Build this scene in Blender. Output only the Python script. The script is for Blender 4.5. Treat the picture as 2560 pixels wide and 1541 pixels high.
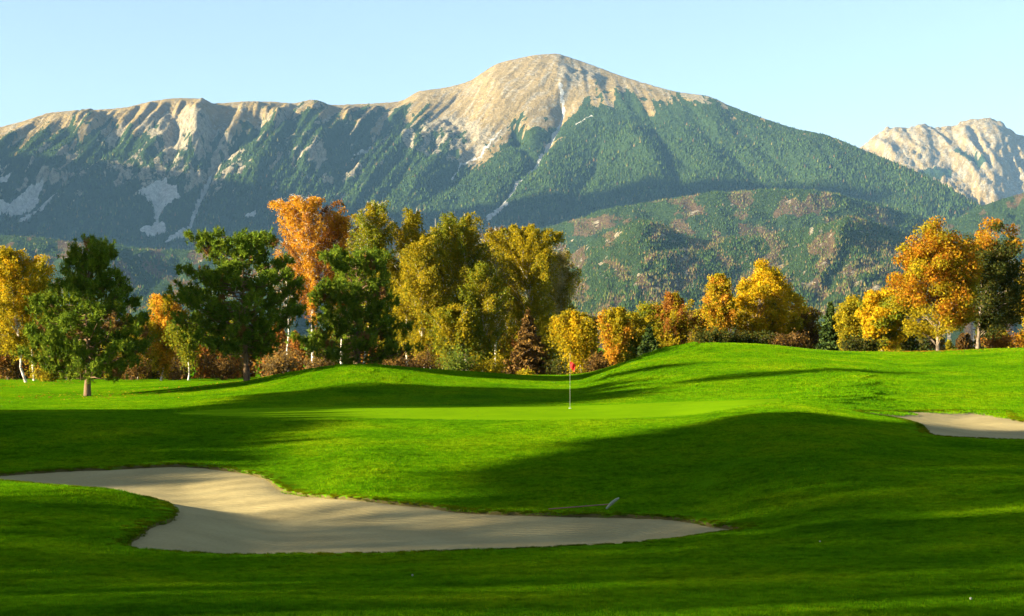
import bpy, math, random
import numpy as np

SC = bpy.context.scene
COL = SC.collection
for o in list(bpy.data.objects):
    bpy.data.objects.remove(o, do_unlink=True)
R = math.radians

# ------------------------------------------------------------------ camera
CZ = 4.0                      # camera height
F = 3911.0                    # focal length in photo pixels (2560 wide)
HY = 864.0                    # picture row of the horizon
cam_d = bpy.data.cameras.new('camera')
cam = bpy.data.objects.new('camera', cam_d)
COL.objects.link(cam)
cam.location = (0, 0, CZ)
cam.rotation_euler = (R(90), 0, 0)
cam_d.sensor_width = 36.0
cam_d.lens = F / 2560 * 36.0
cam_d.shift_y = (HY - 770.5) / 2560
cam_d.clip_start = 0.5
cam_d.clip_end = 80000
SC.camera = cam

# ------------------------------------------------------------------ sky and sun
SUN_AZ = 74.0                 # degrees left of straight behind the camera
SUN_EL = 14.5
to_sun = np.array([-math.sin(R(SUN_AZ)) * math.cos(R(SUN_EL)),
                   -math.cos(R(SUN_AZ)) * math.cos(R(SUN_EL)), math.sin(R(SUN_EL))])
world = bpy.data.worlds.new('World')
SC.world = world
world.use_nodes = True
wn = world.node_tree
wn.nodes.clear()
w_out = wn.nodes.new('ShaderNodeOutputWorld')
w_bg = wn.nodes.new('ShaderNodeBackground')
w_sky = wn.nodes.new('ShaderNodeTexSky')
w_sky.sky_type = 'NISHITA'
w_sky.sun_disc = False
w_sky.sun_elevation = R(SUN_EL)
w_sky.sun_rotation = math.atan2(to_sun[0], to_sun[1])
w_sky.altitude = 500
w_sky.air_density = 1.0
w_sky.dust_density = 0.8
w_sky.ozone_density = 2.0
w_bg.inputs['Strength'].default_value = 0.05
w_hs = wn.nodes.new('ShaderNodeHueSaturation')
w_hs.inputs['Saturation'].default_value = 0.82
wn.links.new(w_sky.outputs[0], w_hs.inputs['Color'])
wn.links.new(w_hs.outputs[0], w_bg.inputs['Color'])
wn.links.new(w_bg.outputs[0], w_out.inputs['Surface'])

sun_d = bpy.data.lights.new('sun', 'SUN')
sun_d.energy = 5.0
sun_d.angle = R(0.7)
sun_d.color = (1.0, 0.89, 0.68)
sun = bpy.data.objects.new('sun', sun_d)
COL.objects.link(sun)
from mathutils import Vector
sun.rotation_euler = Vector(to_sun).to_track_quat('Z', 'Y').to_euler()

SC.view_settings.view_transform = 'Standard'
SC.view_settings.look = 'None'
SC.view_settings.gamma = 1.0
SC.view_settings.use_curve_mapping = False
SC.view_settings.exposure = 2.45
SC.render.engine = 'CYCLES'
SC.cycles.use_denoising = True
SC.cycles.max_bounces = 6
SC.cycles.diffuse_bounces = 2
SC.cycles.glossy_bounces = 1
SC.cycles.transmission_bounces = 3
SC.cycles.transparent_max_bounces = 6
SC.cycles.volume_bounces = 0
SC.cycles.sample_clamp_indirect = 4.0
SC.cycles.use_adaptive_sampling = True
SC.cycles.adaptive_threshold = 0.02

# ------------------------------------------------------------------ helpers
def rng(seed):
    return np.random.default_rng(seed)

_perm = rng(7).permutation(512)
_perm = np.concatenate([_perm, _perm, _perm])
_gr = rng(8).normal(size=(512, 2))
_gr /= np.linalg.norm(_gr, axis=1)[:, None]

def noise2(x, y):
    """gradient noise, about -1..1"""
    x = np.asarray(x, float); y = np.asarray(y, float)
    xi = np.floor(x).astype(int); yi = np.floor(y).astype(int)
    xf = x - xi; yf = y - yi
    u = xf * xf * xf * (xf * (xf * 6 - 15) + 10)
    v = yf * yf * yf * (yf * (yf * 6 - 15) + 10)
    def g(ix, iy, dx, dy):
        h = _perm[_perm[ix % 512] + (iy % 512)] % 512
        return _gr[h, 0] * dx + _gr[h, 1] * dy
    a = g(xi, yi, xf, yf); b = g(xi + 1, yi, xf - 1, yf)
    c = g(xi, yi + 1, xf, yf - 1); d = g(xi + 1, yi + 1, xf - 1, yf - 1)
    return 1.5 * ((a + (b - a) * u) * (1 - v) + (c + (d - c) * u) * v)

def fbm(x, y, octv=5, gain=0.5, lac=2.03):
    s = 0; a = 1.0; n = 0
    for k in range(octv):
        s = s + a * noise2(x + 17.3 * k, y - 9.1 * k); n += a
        x = x * lac; y = y * lac; a *= gain
    return s / n

def ridged(x, y, octv=5, gain=0.5, lac=2.03):
    s = 0; a = 1.0; n = 0
    for k in range(octv):
        s = s + a * (1 - 2 * np.abs(noise2(x + 31.7 * k, y + 5.3 * k))); n += a
        x = x * lac; y = y * lac; a *= gain
    return s / n

def sstep(a, b, x):
    t = np.clip((np.asarray(x, float) - a) / (b - a), 0, 1)
    return t * t * (3 - 2 * t)

def pchip(xs, ys, x):
    """monotone cubic interpolation, flat ends"""
    xs = np.asarray(xs, float); ys = np.asarray(ys, float); x = np.clip(np.asarray(x, float), xs[0], xs[-1])
    h = np.diff(xs); dl = np.diff(ys) / h
    m = np.zeros(len(xs))
    for i in range(1, len(xs) - 1):
        if dl[i - 1] * dl[i] > 0:
            w1 = 2 * h[i] + h[i - 1]; w2 = h[i] + 2 * h[i - 1]
            m[i] = (w1 + w2) / (w1 / dl[i - 1] + w2 / dl[i])
    m[0] = dl[0]; m[-1] = dl[-1]
    i = np.clip(np.searchsorted(xs, x, side='right') - 1, 0, len(xs) - 2)
    t = (x - xs[i]) / h[i]
    t2 = t * t; t3 = t2 * t
    return ((2 * t3 - 3 * t2 + 1) * ys[i] + (t3 - 2 * t2 + t) * h[i] * m[i]
            + (-2 * t3 + 3 * t2) * ys[i + 1] + (t3 - t2) * h[i] * m[i + 1])

def poly_sd(poly, x, y):
    """signed distance to a closed polygon, positive inside"""
    poly = np.asarray(poly, float)
    best = np.full(x.shape, 1e18); inside = np.zeros(x.shape, bool)
    n = len(poly)
    for i in range(n):
        ax, ay = poly[i]; bx, by = poly[(i + 1) % n]
        dx, dy = bx - ax, by - ay
        t = np.clip(((x - ax) * dx + (y - ay) * dy) / (dx * dx + dy * dy + 1e-12), 0, 1)
        d2 = (x - ax - t * dx) ** 2 + (y - ay - t * dy) ** 2
        best = np.minimum(best, d2)
        c = ((ay > y) != (by > y))
        with np.errstate(divide='ignore', invalid='ignore'):
            xx = (bx - ax) * (y - ay) / (by - ay + 1e-18) + ax
        inside ^= c & (x < xx)
    d = np.sqrt(best)
    return np.where(inside, d, -d)

def line_dist(pts, x, y):
    pts = np.asarray(pts, float)
    best = np.full(x.shape, 1e18); tt = np.zeros(x.shape)
    n = len(pts) - 1
    for i in range(n):
        ax, ay = pts[i]; bx, by = pts[i + 1]
        dx, dy = bx - ax, by - ay
        t = np.clip(((x - ax) * dx + (y - ay) * dy) / (dx * dx + dy * dy + 1e-12), 0, 1)
        d2 = (x - ax - t * dx) ** 2 + (y - ay - t * dy) ** 2
        m = d2 < best
        best = np.where(m, d2, best); tt = np.where(m, (i + t) / n, tt)
    return np.sqrt(best), tt

def catmull(pts, k=6):
    """closed smooth outline through the points"""
    p = np.asarray(pts, float); n = len(p); out = []
    for i in range(n):
        a, b, c, d = p[i - 1], p[i], p[(i + 1) % n], p[(i + 2) % n]
        for j in range(k):
            t = j / k
            out.append(0.5 * ((2 * b) + (c - a) * t + (2 * a - 5 * b + 4 * c - d) * t * t + (3 * b - a - 3 * c + d) * t ** 3))
    return np.array(out)

def make_mesh(name, verts, faces, mats, smooth=True, attrs=None, mat_idx=None):
    """faces: int array (n,3) or (n,4)"""
    me = bpy.data.meshes.new(name)
    verts = np.ascontiguousarray(verts, np.float32); faces = np.ascontiguousarray(faces, np.int32)
    nf, k = faces.shape
    me.vertices.add(len(verts)); me.vertices.foreach_set('co', verts.ravel())
    me.loops.add(nf * k); me.loops.foreach_set('vertex_index', faces.ravel())
    me.polygons.add(nf)
    me.polygons.foreach_set('loop_start', np.arange(0, nf * k, k, dtype=np.int32))
    me.polygons.foreach_set('loop_total', np.full(nf, k, np.int32))
    if smooth:
        me.polygons.foreach_set('use_smooth', np.ones(nf, bool))
    for m in (mats if isinstance(mats, (list, tuple)) else [mats]):
        me.materials.append(m)
    if mat_idx is not None:
        me.polygons.foreach_set('material_index', np.asarray(mat_idx, np.int32))
    me.update(calc_edges=True)
    for an, av in (attrs or {}).items():
        av = np.asarray(av, np.float32)
        if av.ndim == 1:
            at = me.attributes.new(an, 'FLOAT', 'POINT'); at.data.foreach_set('value', av)
        else:
            if av.shape[1] == 3:
                av = np.concatenate([av, np.ones((len(av), 1), np.float32)], 1)
            at = me.attributes.new(an, 'FLOAT_COLOR', 'POINT'); at.data.foreach_set('color', av.ravel())
    return me

def link(name, me, parent=None, **props):
    o = bpy.data.objects.new(name, me); COL.objects.link(o)
    if parent is not None:
        o.parent = parent
    for k, v in props.items():
        if v is not None:
            o[k] = v
    return o

def grid_faces(nr, nc):
    i = np.arange(nr - 1)[:, None] * nc + np.arange(nc - 1)[None, :]
    i = i.ravel()
    return np.stack([i, i + 1, i + nc + 1, i + nc], 1)

def mat(name):
    m = bpy.data.materials.new(name); m.use_nodes = True
    nt = m.node_tree; nt.nodes.clear()
    return m, nt

def nd(nt, t, **kw):
    n = nt.nodes.new(t)
    for k, v in kw.items():
        if k in n.inputs.keys() and not hasattr(n, k):
            n.inputs[k].default_value = v
        else:
            setattr(n, k, v)
    return n

def setin(n, **kw):
    for k, v in kw.items():
        n.inputs[k.replace('_', ' ')].default_value = v
    return n

def noise_node(nt, scale, detail=4, rough=0.55, vec=None):
    n = nt.nodes.new('ShaderNodeTexNoise')
    n.inputs['Scale'].default_value = scale; n.inputs['Detail'].default_value = detail
    n.inputs['Roughness'].default_value = rough
    if vec is not None:
        nt.links.new(vec, n.inputs['Vector'])
    return n

def ramp(nt, stops, src):
    r = nt.nodes.new('ShaderNodeValToRGB')
    e = r.color_ramp.elements
    while len(e) < len(stops):
        e.new(0.5)
    for el, (p, c) in zip(e, stops):
        el.position = p; el.color = (*c, 1) if len(c) == 3 else c
    nt.links.new(src, r.inputs[0])
    return r

def mixrgb(nt, kind, fac, a, b):
    m = nt.nodes.new('ShaderNodeMix'); m.data_type = 'RGBA'; m.blend_type = kind
    for sock, v in ((m.inputs[0], fac), (m.inputs[6], a), (m.inputs[7], b)):
        if hasattr(v, 'links') or hasattr(v, 'is_linked'):
            nt.links.new(v, sock)
        elif isinstance(v, (int, float)):
            sock.default_value = v
        else:
            sock.default_value = (*v, 1)
    return m.outputs[2]

# ------------------------------------------------------------------ materials
def m_grass():
    m, nt = mat('mown_grass')
    out = nd(nt, 'ShaderNodeOutputMaterial'); b = nd(nt, 'ShaderNodeBsdfPrincipled')
    geo = nd(nt, 'ShaderNodeNewGeometry')
    mp = nd(nt, 'ShaderNodeMapping'); nt.links.new(geo.outputs['Position'], mp.inputs['Vector'])
    mp.inputs['Scale'].default_value = (1, 1, 0.2)
    n1 = noise_node(nt, 0.25, 4, 0.6, mp.outputs[0])
    n2 = noise_node(nt, 3.0, 4, 0.65, mp.outputs[0])
    n3 = noise_node(nt, 24.0, 3, 0.7, mp.outputs[0])
    c1 = ramp(nt, [(0.3, (0.048, 0.135, 0.002)), (0.7, (0.086, 0.18, 0.002))], n1.outputs[0])
    c2 = ramp(nt, [(0.3, (0.55, 0.6, 0.5)), (0.5, (0.95, 0.95, 0.9)), (0.75, (1.25, 1.15, 1.0))], n2.outputs[0])
    c3 = ramp(nt, [(0.3, (0.45, 0.5, 0.5)), (0.5, (1, 1, 1)), (0.72, (1.5, 1.4, 1.2))], n3.outputs[0])
    x = mixrgb(nt, 'MULTIPLY', 0.55, c1.outputs[0], c2.outputs[0])
    x = mixrgb(nt, 'MULTIPLY', 0.7, x, c3.outputs[0])
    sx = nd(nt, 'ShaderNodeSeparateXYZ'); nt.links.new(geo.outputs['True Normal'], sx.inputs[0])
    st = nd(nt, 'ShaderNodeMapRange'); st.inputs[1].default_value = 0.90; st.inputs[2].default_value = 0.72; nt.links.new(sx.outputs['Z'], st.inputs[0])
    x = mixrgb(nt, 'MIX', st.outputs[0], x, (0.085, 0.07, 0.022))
    nt.links.new(x, b.inputs['Base Color'])
    setin(b, Roughness=0.85); b.inputs['Specular IOR Level'].default_value = 0.0
    bp = nd(nt, 'ShaderNodeBump'); setin(bp, Strength=0.6, Distance=0.03)
    nt.links.new(n3.outputs[0], bp.inputs['Height']); nt.links.new(bp.outputs[0], b.inputs['Normal'])
    nt.links.new(b.outputs[0], out.inputs[0])
    return m

def m_green():
    m, nt = mat('putting_green_turf')
    out = nd(nt, 'ShaderNodeOutputMaterial'); b = nd(nt, 'ShaderNodeBsdfPrincipled')
    geo = nd(nt, 'ShaderNodeNewGeometry')
    n1 = noise_node(nt, 0.5, 4, 0.6, geo.outputs['Position'])
    c1 = ramp(nt, [(0.3, (0.092, 0.19, 0.002)), (0.7, (0.122, 0.225, 0.002))], n1.outputs[0])
    nt.links.new(c1.outputs[0], b.inputs['Base Color'])
    setin(b, Roughness=0.95); b.inputs['Specular IOR Level'].default_value = 0.0
    nt.links.new(b.outputs[0], out.inputs[0])
    return m

def m_sand():
    m, nt = mat('bunker_sand')
    out = nd(nt, 'ShaderNodeOutputMaterial'); b = nd(nt, 'ShaderNodeBsdfPrincipled')
    geo = nd(nt, 'ShaderNodeNewGeometry')
    n1 = noise_node(nt, 0.5, 4, 0.6, geo.outputs['Position'])
    n2 = noise_node(nt, 14, 4, 0.7, geo.outputs['Position'])
    wv = nd(nt, 'ShaderNodeTexWave', wave_type='BANDS', bands_direction='Y')
    setin(wv, Scale=2.1, Distortion=5.0, Detail=2.0); wv.inputs['Detail Scale'].default_value = 0.5
    nt.links.new(geo.outputs['Position'], wv.inputs['Vector'])
    c1 = ramp(nt, [(0.3, (0.275, 0.215, 0.092)), (0.7, (0.36, 0.285, 0.125))], n1.outputs[0])
    c2 = ramp(nt, [(0.3, (0.8, 0.8, 0.8)), (0.7, (1.12, 1.12, 1.12))], n2.outputs[0])
    x = mixrgb(nt, 'MULTIPLY', 0.6, c1.outputs[0], c2.outputs[0])
    nt.links.new(x, b.inputs['Base Color'])
    setin(b, Roughness=0.95); b.inputs['Specular IOR Level'].default_value = 0.05
    bp = nd(nt, 'ShaderNodeBump'); setin(bp, Strength=0.6, Distance=0.05)
    nt.links.new(wv.outputs['Fac'], bp.inputs['Height'])
    bp2 = nd(nt, 'ShaderNodeBump'); setin(bp2, Strength=0.35, Distance=0.03)
    nt.links.new(n2.outputs[0], bp2.inputs['Height']); nt.links.new(bp.outputs[0], bp2.inputs['Normal'])
    nt.links.new(bp2.outputs[0], b.inputs['Normal'])
    nt.links.new(b.outputs[0], out.inputs[0])
    return m

def m_attr(name, attr='tint', rough=0.95, nscale=None, namp=0.4, spec=0.05, bump=None):
    m, nt = mat(name)
    out = nd(nt, 'ShaderNodeOutputMaterial'); b = nd(nt, 'ShaderNodeBsdfPrincipled')
    a = nd(nt, 'ShaderNodeAttribute', attribute_name=attr)
    c = a.outputs['Color']
    if nscale:
        geo = nd(nt, 'ShaderNodeNewGeometry')
        n = noise_node(nt, nscale, 5, 0.65, geo.outputs['Position'])
        rr = ramp(nt, [(0.3, (1 - namp,) * 3), (0.7, (1 + namp,) * 3)], n.outputs[0])
        c = mixrgb(nt, 'MULTIPLY', 1.0, c, rr.outputs[0])
        if bump:
            bp = nd(nt, 'ShaderNodeBump'); setin(bp, Strength=bump[0], Distance=bump[1])
            nt.links.new(n.outputs[0], bp.inputs['Height']); nt.links.new(bp.outputs[0], b.inputs['Normal'])
    nt.links.new(c, b.inputs['Base Color'])
    setin(b, Roughness=rough); b.inputs['Specular IOR Level'].default_value = spec
    nt.links.new(b.outputs[0], out.inputs[0])
    return m

def m_mountain():
    m, nt = mat('mountain_rock_and_turf')
    out = nd(nt, 'ShaderNodeOutputMaterial'); b = nd(nt, 'ShaderNodeBsdfPrincipled')
    geo = nd(nt, 'ShaderNodeNewGeometry')
    mp = nd(nt, 'ShaderNodeMapping'); nt.links.new(geo.outputs['Position'], mp.inputs['Vector']); mp.inputs['Scale'].default_value = (1, 1, 0.6)
    n1 = noise_node(nt, 0.016, 8, 0.68, mp.outputs[0]); n2 = noise_node(nt, 0.06, 7, 0.72, mp.outputs[0]); n3 = noise_node(nt, 0.03, 8, 0.72, mp.outputs[0])
    def sharp(attr, n, k, lo=0.40, hi=0.60):
        a = nd(nt, 'ShaderNodeAttribute', attribute_name=attr)
        ma = nd(nt, 'ShaderNodeMath', operation='MULTIPLY_ADD'); nt.links.new(n.outputs[0], ma.inputs[0]); ma.inputs[1].default_value = k
        mb = nd(nt, 'ShaderNodeMath', operation='ADD'); mb.inputs[1].default_value = -0.5 * k
        nt.links.new(a.outputs['Fac'], mb.inputs[0]); nt.links.new(mb.outputs[0], ma.inputs[2])
        mr = nd(nt, 'ShaderNodeMapRange', interpolation_type='SMOOTHSTEP'); mr.inputs[1].default_value = lo; mr.inputs[2].default_value = hi
        nt.links.new(ma.outputs[0], mr.inputs[0])
        return mr.outputs[0]
    tan = ramp(nt, [(0.3, (0.175, 0.120, 0.042)), (0.5, (0.25, 0.175, 0.064)), (0.72, (0.32, 0.235, 0.10))], n1.outputs[0])
    rock = ramp(nt, [(0.34, (0.12, 0.10, 0.062)), (0.5, (0.265, 0.215, 0.13)), (0.66, (0.42, 0.35, 0.225))], n2.outputs[0])
    floor = ramp(nt, [(0.3, (0.018, 0.036, 0.010)), (0.7, (0.042, 0.066, 0.016))], n2.outputs[0])
    scree = ramp(nt, [(0.34, (0.30, 0.28, 0.23)), (0.66, (0.66, 0.62, 0.53))], n2.outputs[0])
    red = ramp(nt, [(0.3, (0.07, 0.045, 0.02)), (0.7, (0.13, 0.08, 0.035))], n2.outputs[0])
    c = mixrgb(nt, 'MIX', sharp('rockm', n3, 1.5), tan.outputs[0], rock.outputs[0])
    c = mixrgb(nt, 'MIX', sharp('veg', n3, 1.1), c, floor.outputs[0])
    c = mixrgb(nt, 'MIX', sharp('redm', n3, 0.8), c, red.outputs[0])
    c = mixrgb(nt, 'MIX', sharp('cliffm', n3, 1.5), c, rock.outputs[0])
    c = mixrgb(nt, 'MIX', sharp('scree', n2, 0.6), c, scree.outputs[0])
    nt.links.new(c, b.inputs['Base Color'])
    setin(b, Roughness=1.0); b.inputs['Specular IOR Level'].default_value = 0.0
    bp = nd(nt, 'ShaderNodeBump'); setin(bp, Strength=1.0, Distance=36)
    nt.links.new(n1.outputs[0], bp.inputs['Height'])
    bp2 = nd(nt, 'ShaderNodeBump'); setin(bp2, Strength=0.8, Distance=14)
    nt.links.new(n2.outputs[0], bp2.inputs['Height']); nt.links.new(bp.outputs[0], bp2.inputs['Normal'])
    nt.links.new(bp2.outputs[0], b.inputs['Normal'])
    nt.links.new(b.outputs[0], out.inputs[0])
    return m

def m_leaf(name, trans=0.4):
    m, nt = mat(name)
    out = nd(nt, 'ShaderNodeOutputMaterial')
    d = nd(nt, 'ShaderNodeBsdfDiffuse'); t = nd(nt, 'ShaderNodeBsdfTranslucent')
    mx = nd(nt, 'ShaderNodeMixShader'); mx.inputs[0].default_value = trans
    a = nd(nt, 'ShaderNodeAttribute', attribute_name='tint')
    nt.links.new(a.outputs['Color'], d.inputs[0]); nt.links.new(a.outputs['Color'], t.inputs[0])
    nt.links.new(d.outputs[0], mx.inputs[1]); nt.links.new(t.outputs[0], mx.inputs[2])
    nt.links.new(mx.outputs[0], out.inputs[0])
    return m

def m_bark(name, c0, c1, scale, zs=1.0):
    m, nt = mat(name)
    out = nd(nt, 'ShaderNodeOutputMaterial'); b = nd(nt, 'ShaderNodeBsdfPrincipled')
    geo = nd(nt, 'ShaderNodeNewGeometry')
    mp = nd(nt, 'ShaderNodeMapping'); nt.links.new(geo.outputs['Position'], mp.inputs['Vector'])
    mp.inputs['Scale'].default_value = (1, 1, zs)
    n = noise_node(nt, scale, 5, 0.65, mp.outputs[0])
    c = ramp(nt, [(0.36, c0), (0.52, c1)], n.outputs[0])
    nt.links.new(c.outputs[0], b.inputs['Base Color'])
    setin(b, Roughness=0.9); b.inputs['Specular IOR Level'].default_value = 0.1
    bp = nd(nt, 'ShaderNodeBump'); setin(bp, Strength=0.7, Distance=0.03)
    nt.links.new(n.outputs[0], bp.inputs['Height']); nt.links.new(bp.outputs[0], b.inputs['Normal'])
    nt.links.new(b.outputs[0], out.inputs[0])
    return m

def m_plain(name, c, rough=0.6, spec=0.3):
    m, nt = mat(name)
    out = nd(nt, 'ShaderNodeOutputMaterial'); b = nd(nt, 'ShaderNodeBsdfPrincipled')
    n = noise_node(nt, 30, 3); geo = nd(nt, 'ShaderNodeNewGeometry'); nt.links.new(geo.outputs['Position'], n.inputs['Vector'])
    r_ = ramp(nt, [(0.3, tuple(0.8 * v for v in c)), (0.7, c)], n.outputs[0])
    nt.links.new(r_.outputs[0], b.inputs['Base Color'])
    setin(b, Roughness=rough); b.inputs['Specular IOR Level'].default_value = spec
    nt.links.new(b.outputs[0], out.inputs[0])
    return m

M = dict(grass=m_grass(), green=m_green(), sand=m_sand(),
         mountain=m_mountain(),
         forest=m_attr('distant_forest', rough=1.0, spec=0.0),
         leaf=m_leaf('leaves', 0.5), needle=m_leaf('pine_needles', 0.2),
         birch=m_bark('birch_bark', (0.10, 0.08, 0.06), (0.62, 0.55, 0.44), 2.5, 1.6),
         pine=m_bark('pine_bark', (0.06, 0.035, 0.02), (0.20, 0.125, 0.065), 4, 0.5),
         bark=m_bark('brown_bark', (0.06, 0.045, 0.03), (0.2, 0.15, 0.10), 4, 0.5))

# ------------------------------------------------------------------ golf course terrain
DS = np.array([3, 8, 13, 17.5, 22, 27, 32, 38, 44, 50, 57, 64, 72, 84, 98, 112, 130, 170, 260], float)
NEAR = {3: 3116, 8: 2050, 13: 1725, 17.5: 1541}
FARZ = {130: -3.0, 170: -3.6, 260: -4.5}
COLS = {
    -900: {22: 1450, 27: 1360, 32: 1270, 38: 1190, 44: 1160, 50: 1110, 57: 1050, 64: 1030, 72: 1030, 84: 1010, 98: 985, 112: 975},
    -250: {22: 1458, 27: 1362, 32: 1270, 38: 1196, 44: 1172, 50: 1108, 57: 1044, 64: 1029, 72: 1029, 84: 1008, 98: 988, 112: 977},
    0:    {22: 1462, 27: 1370, 32: 1275, 38: 1203, 42: 1188, 45: 1168, 50: 1105, 57: 1042, 64: 1029, 72: 1028, 84: 1005, 98: 985, 112: 975},
    230:  {22: 1462, 27: 1382, 32: 1288, 36: 1226, 40: 1205, 45: 1168, 50: 1105, 57: 1044, 64: 1028, 72: 1027, 84: 1003, 92: 992, 98: 980, 112: 966},
    430:  {22: 1462, 27: 1392, 32: 1305, 38: 1240, 45: 1164, 50: 1105, 57: 1046, 64: 1028, 72: 1023, 84: 998, 98: 970, 112: 959},
    620:  {22: 1464, 28: 1385, 33: 1310, 39: 1240, 44.5: 1181, 50: 1110, 57: 1050, 64: 1026, 72: 1017, 84: 985, 97: 953, 112: 958},
    760:  {22: 1464, 28: 1386, 33: 1312, 39: 1245, 41: 1232, 44.5: 1180, 50: 1105, 57: 1050, 64: 1025, 72: 1016, 82: 985, 96: 927, 112: 940},
    900:  {22: 1465, 28: 1386, 33: 1312, 38.5: 1248, 44: 1170, 50: 1100, 57: 1050, 64: 1025, 72: 1015, 80: 988, 95: 914, 105: 917, 118: 930},
    1150: {22: 1465, 28: 1380, 33: 1315, 37: 1277, 44: 1180, 50: 1100, 57: 1050, 64: 1024, 72: 1014, 84: 975, 100: 930, 115: 936},
    1425: {22: 1462, 28.6: 1369, 36: 1287, 40: 1225, 44: 1168, 50: 1095, 57: 1045, 64: 1023, 72: 1012, 84: 984, 100: 948, 114: 940},
    1570: {22: 1460, 29.5: 1360, 35.6: 1291, 40: 1226, 44: 1165, 50: 1090, 57: 1040, 64: 1017, 72: 1009, 84: 965, 96: 918, 108: 905, 120: 910},
    1700: {22: 1458, 30.5: 1346, 34.7: 1300, 40: 1222, 44: 1158, 50: 1085, 57: 1035, 64: 1011, 72: 1004, 84: 955, 95: 900, 108: 864, 125: 880},
    1790: {22: 1457, 31: 1332, 34: 1309, 40: 1216, 44: 1150, 50: 1076, 57: 1026, 63: 1005, 71: 1001, 82: 955, 95: 897, 108: 859, 125: 876},
    1900: {22: 1455, 27: 1378, 33: 1305, 38: 1220, 44: 1138, 50: 1065, 57: 1018, 62: 1001, 70: 998, 80: 958, 95: 893, 108: 862, 125: 876},
    2000: {22: 1452, 27: 1374, 33: 1288, 38: 1208, 44: 1126, 50: 1060, 57: 1020, 62: 1003, 70: 988, 80: 950, 95: 895, 108: 872, 125: 880},
    2100: {22: 1450, 27: 1370, 32: 1290, 38: 1200, 44: 1120, 50: 1066, 57: 1034, 62: 1018, 70: 985, 80: 945, 95: 900, 110: 880, 130: 884},
    2250: {22: 1448, 27: 1364, 32: 1284, 38: 1196, 44: 1128, 50: 1086, 57: 1052, 64: 1028, 70: 1000, 80: 957, 95: 910, 110: 881, 130: 884},
    2560: {22: 1440, 27: 1350, 32: 1270, 38: 1190, 44: 1140, 50: 1103, 56: 1072, 63: 1042, 68: 1022, 80: 962, 95: 905, 112: 872, 130: 878},
    3300: {22: 1420, 27: 1320, 32: 1245, 38: 1175, 44: 1130, 50: 1100, 56: 1072, 63: 1042, 68: 1022, 80: 962, 95: 905, 112: 872, 130: 878},
}
_cx = np.array(sorted(COLS)); RD = np.concatenate([np.linspace(3, 60, 230), np.linspace(60.3, 260, 400)])
_tab = []
for c in _cx:
    dd = dict(NEAR); dd.update(COLS[c])
    ds = sorted(dd); zs = [-(dd[d] - HY) * d / F for d in ds]
    last = ds[-1]
    for d, z in FARZ.items():
        if d > last + 5:
            ds.append(d); zs.append(z)
    _tab.append(pchip(ds, zs, RD))
_tab = np.array(_tab)                                   # (ncol, nRD)
PXG = np.arange(-900, 3301, 10.0)
_dense = np.stack([pchip(_cx, _tab[:, j], PXG) for j in range(len(RD))], 1)
_k = np.exp(-0.5 * (np.arange(-9, 10) / 3.2) ** 2); _k /= _k.sum()
_pad = np.pad(_dense, ((9, 9), (0, 0)), mode='edge')
_dense = sum(_k[i] * _pad[i:i + len(PXG)] for i in range(19))
_k2 = np.exp(-0.5 * (np.arange(-4, 5) / 1.6) ** 2); _k2 /= _k2.sum()
_pad = np.pad(_dense, ((0, 0), (4, 4)), mode='edge')
_dense = sum(_k2[i] * _pad[:, i:i + len(RD)] for i in range(9))

def base_z(x, y):
    """smooth course height before bunkers are dug, world coordinates"""
    x = np.asarray(x, float); y = np.asarray(y, float)
    d = np.hypot(x, y)
    fwd = y > 0.25 * d
    px = np.where(fwd, 1280 + F * x / np.where(fwd, y, 1), np.where(x < 0, -900, 3300))
    px = np.clip(px, -900, 3300)
    dep = np.where(fwd, np.maximum(y, 3), d)
    dep = np.clip(dep, 3, 260)
    fi = (px + 900) / 10.0; i = np.clip(fi.astype(int), 0, len(PXG) - 2); fi = fi - i
    j = np.clip(np.searchsorted(RD, dep) - 1, 0, len(RD) - 2); fj = (dep - RD[j]) / (RD[j + 1] - RD[j])
    z = ((_dense[i, j] * (1 - fi) + _dense[i + 1, j] * fi) * (1 - fj)
         + (_dense[i, j + 1] * (1 - fi) + _dense[i + 1, j + 1] * fi) * fj)
    behind = sstep(0.30, 0.75, np.arccos(np.clip(y / np.maximum(d, 1e-6), -1, 1)) / math.pi)
    z = z * (1 - behind) + (-2.0) * behind
    flat = sstep(180, 500, d)
    z = z * (1 - flat) + (-4.5) * flat
    und = 0.05 * fbm(x * 0.12, y * 0.12, 3) * sstep(4, 12, d)
    return CZ + z + und

def hit(px, py):
    """where the sight line through a photo pixel meets the course"""
    d = np.concatenate([np.arange(6, 140, 0.1)])
    x = (px - 1280) / F * d
    zr = CZ - (py - HY) / F * d
    z = base_z(x, d)
    k = np.argmax(z >= zr)
    return np.array([x[k], d[k], z[k]])

BUNKER1 = [(-260, 1190), (-120, 1189), (0, 1186), (162, 1175), (345, 1167), (438, 1164), (527, 1169), (608, 1179), (665, 1195), (689, 1214), (726, 1230),
           (811, 1241), (912, 1248), (1000, 1259), (1074, 1266), (1184, 1279), (1305, 1284), (1508, 1289), (1630, 1293), (1731, 1303), (1852, 1320),
           (1792, 1333), (1670, 1350), (1508, 1364), (1305, 1373), (1103, 1380), (900, 1385), (689, 1387), (487, 1384), (397, 1378), (328, 1368),
           (324, 1356), (345, 1337), (377, 1313), (426, 1299), (438, 1277), (426, 1260), (385, 1248), (304, 1232), (162, 1216), (0, 1202), (-120, 1200), (-260, 1199)]
BUNKER2 = [(2150, 1030), (2267, 1030), (2385, 1028), (2475, 1027), (2513, 1029), (2524, 1045), (2560, 1055), (2660, 1060), (2720, 1080), (2660, 1100),
           (2560, 1100), (2456, 1097), (2335, 1089), (2314, 1071), (2290, 1057), (2235, 1044)]
B1 = catmull([hit(*p)[:2] for p in BUNKER1], 4)
B2 = catmull([hit(*p)[:2] for p in BUNKER2], 4)

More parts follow.
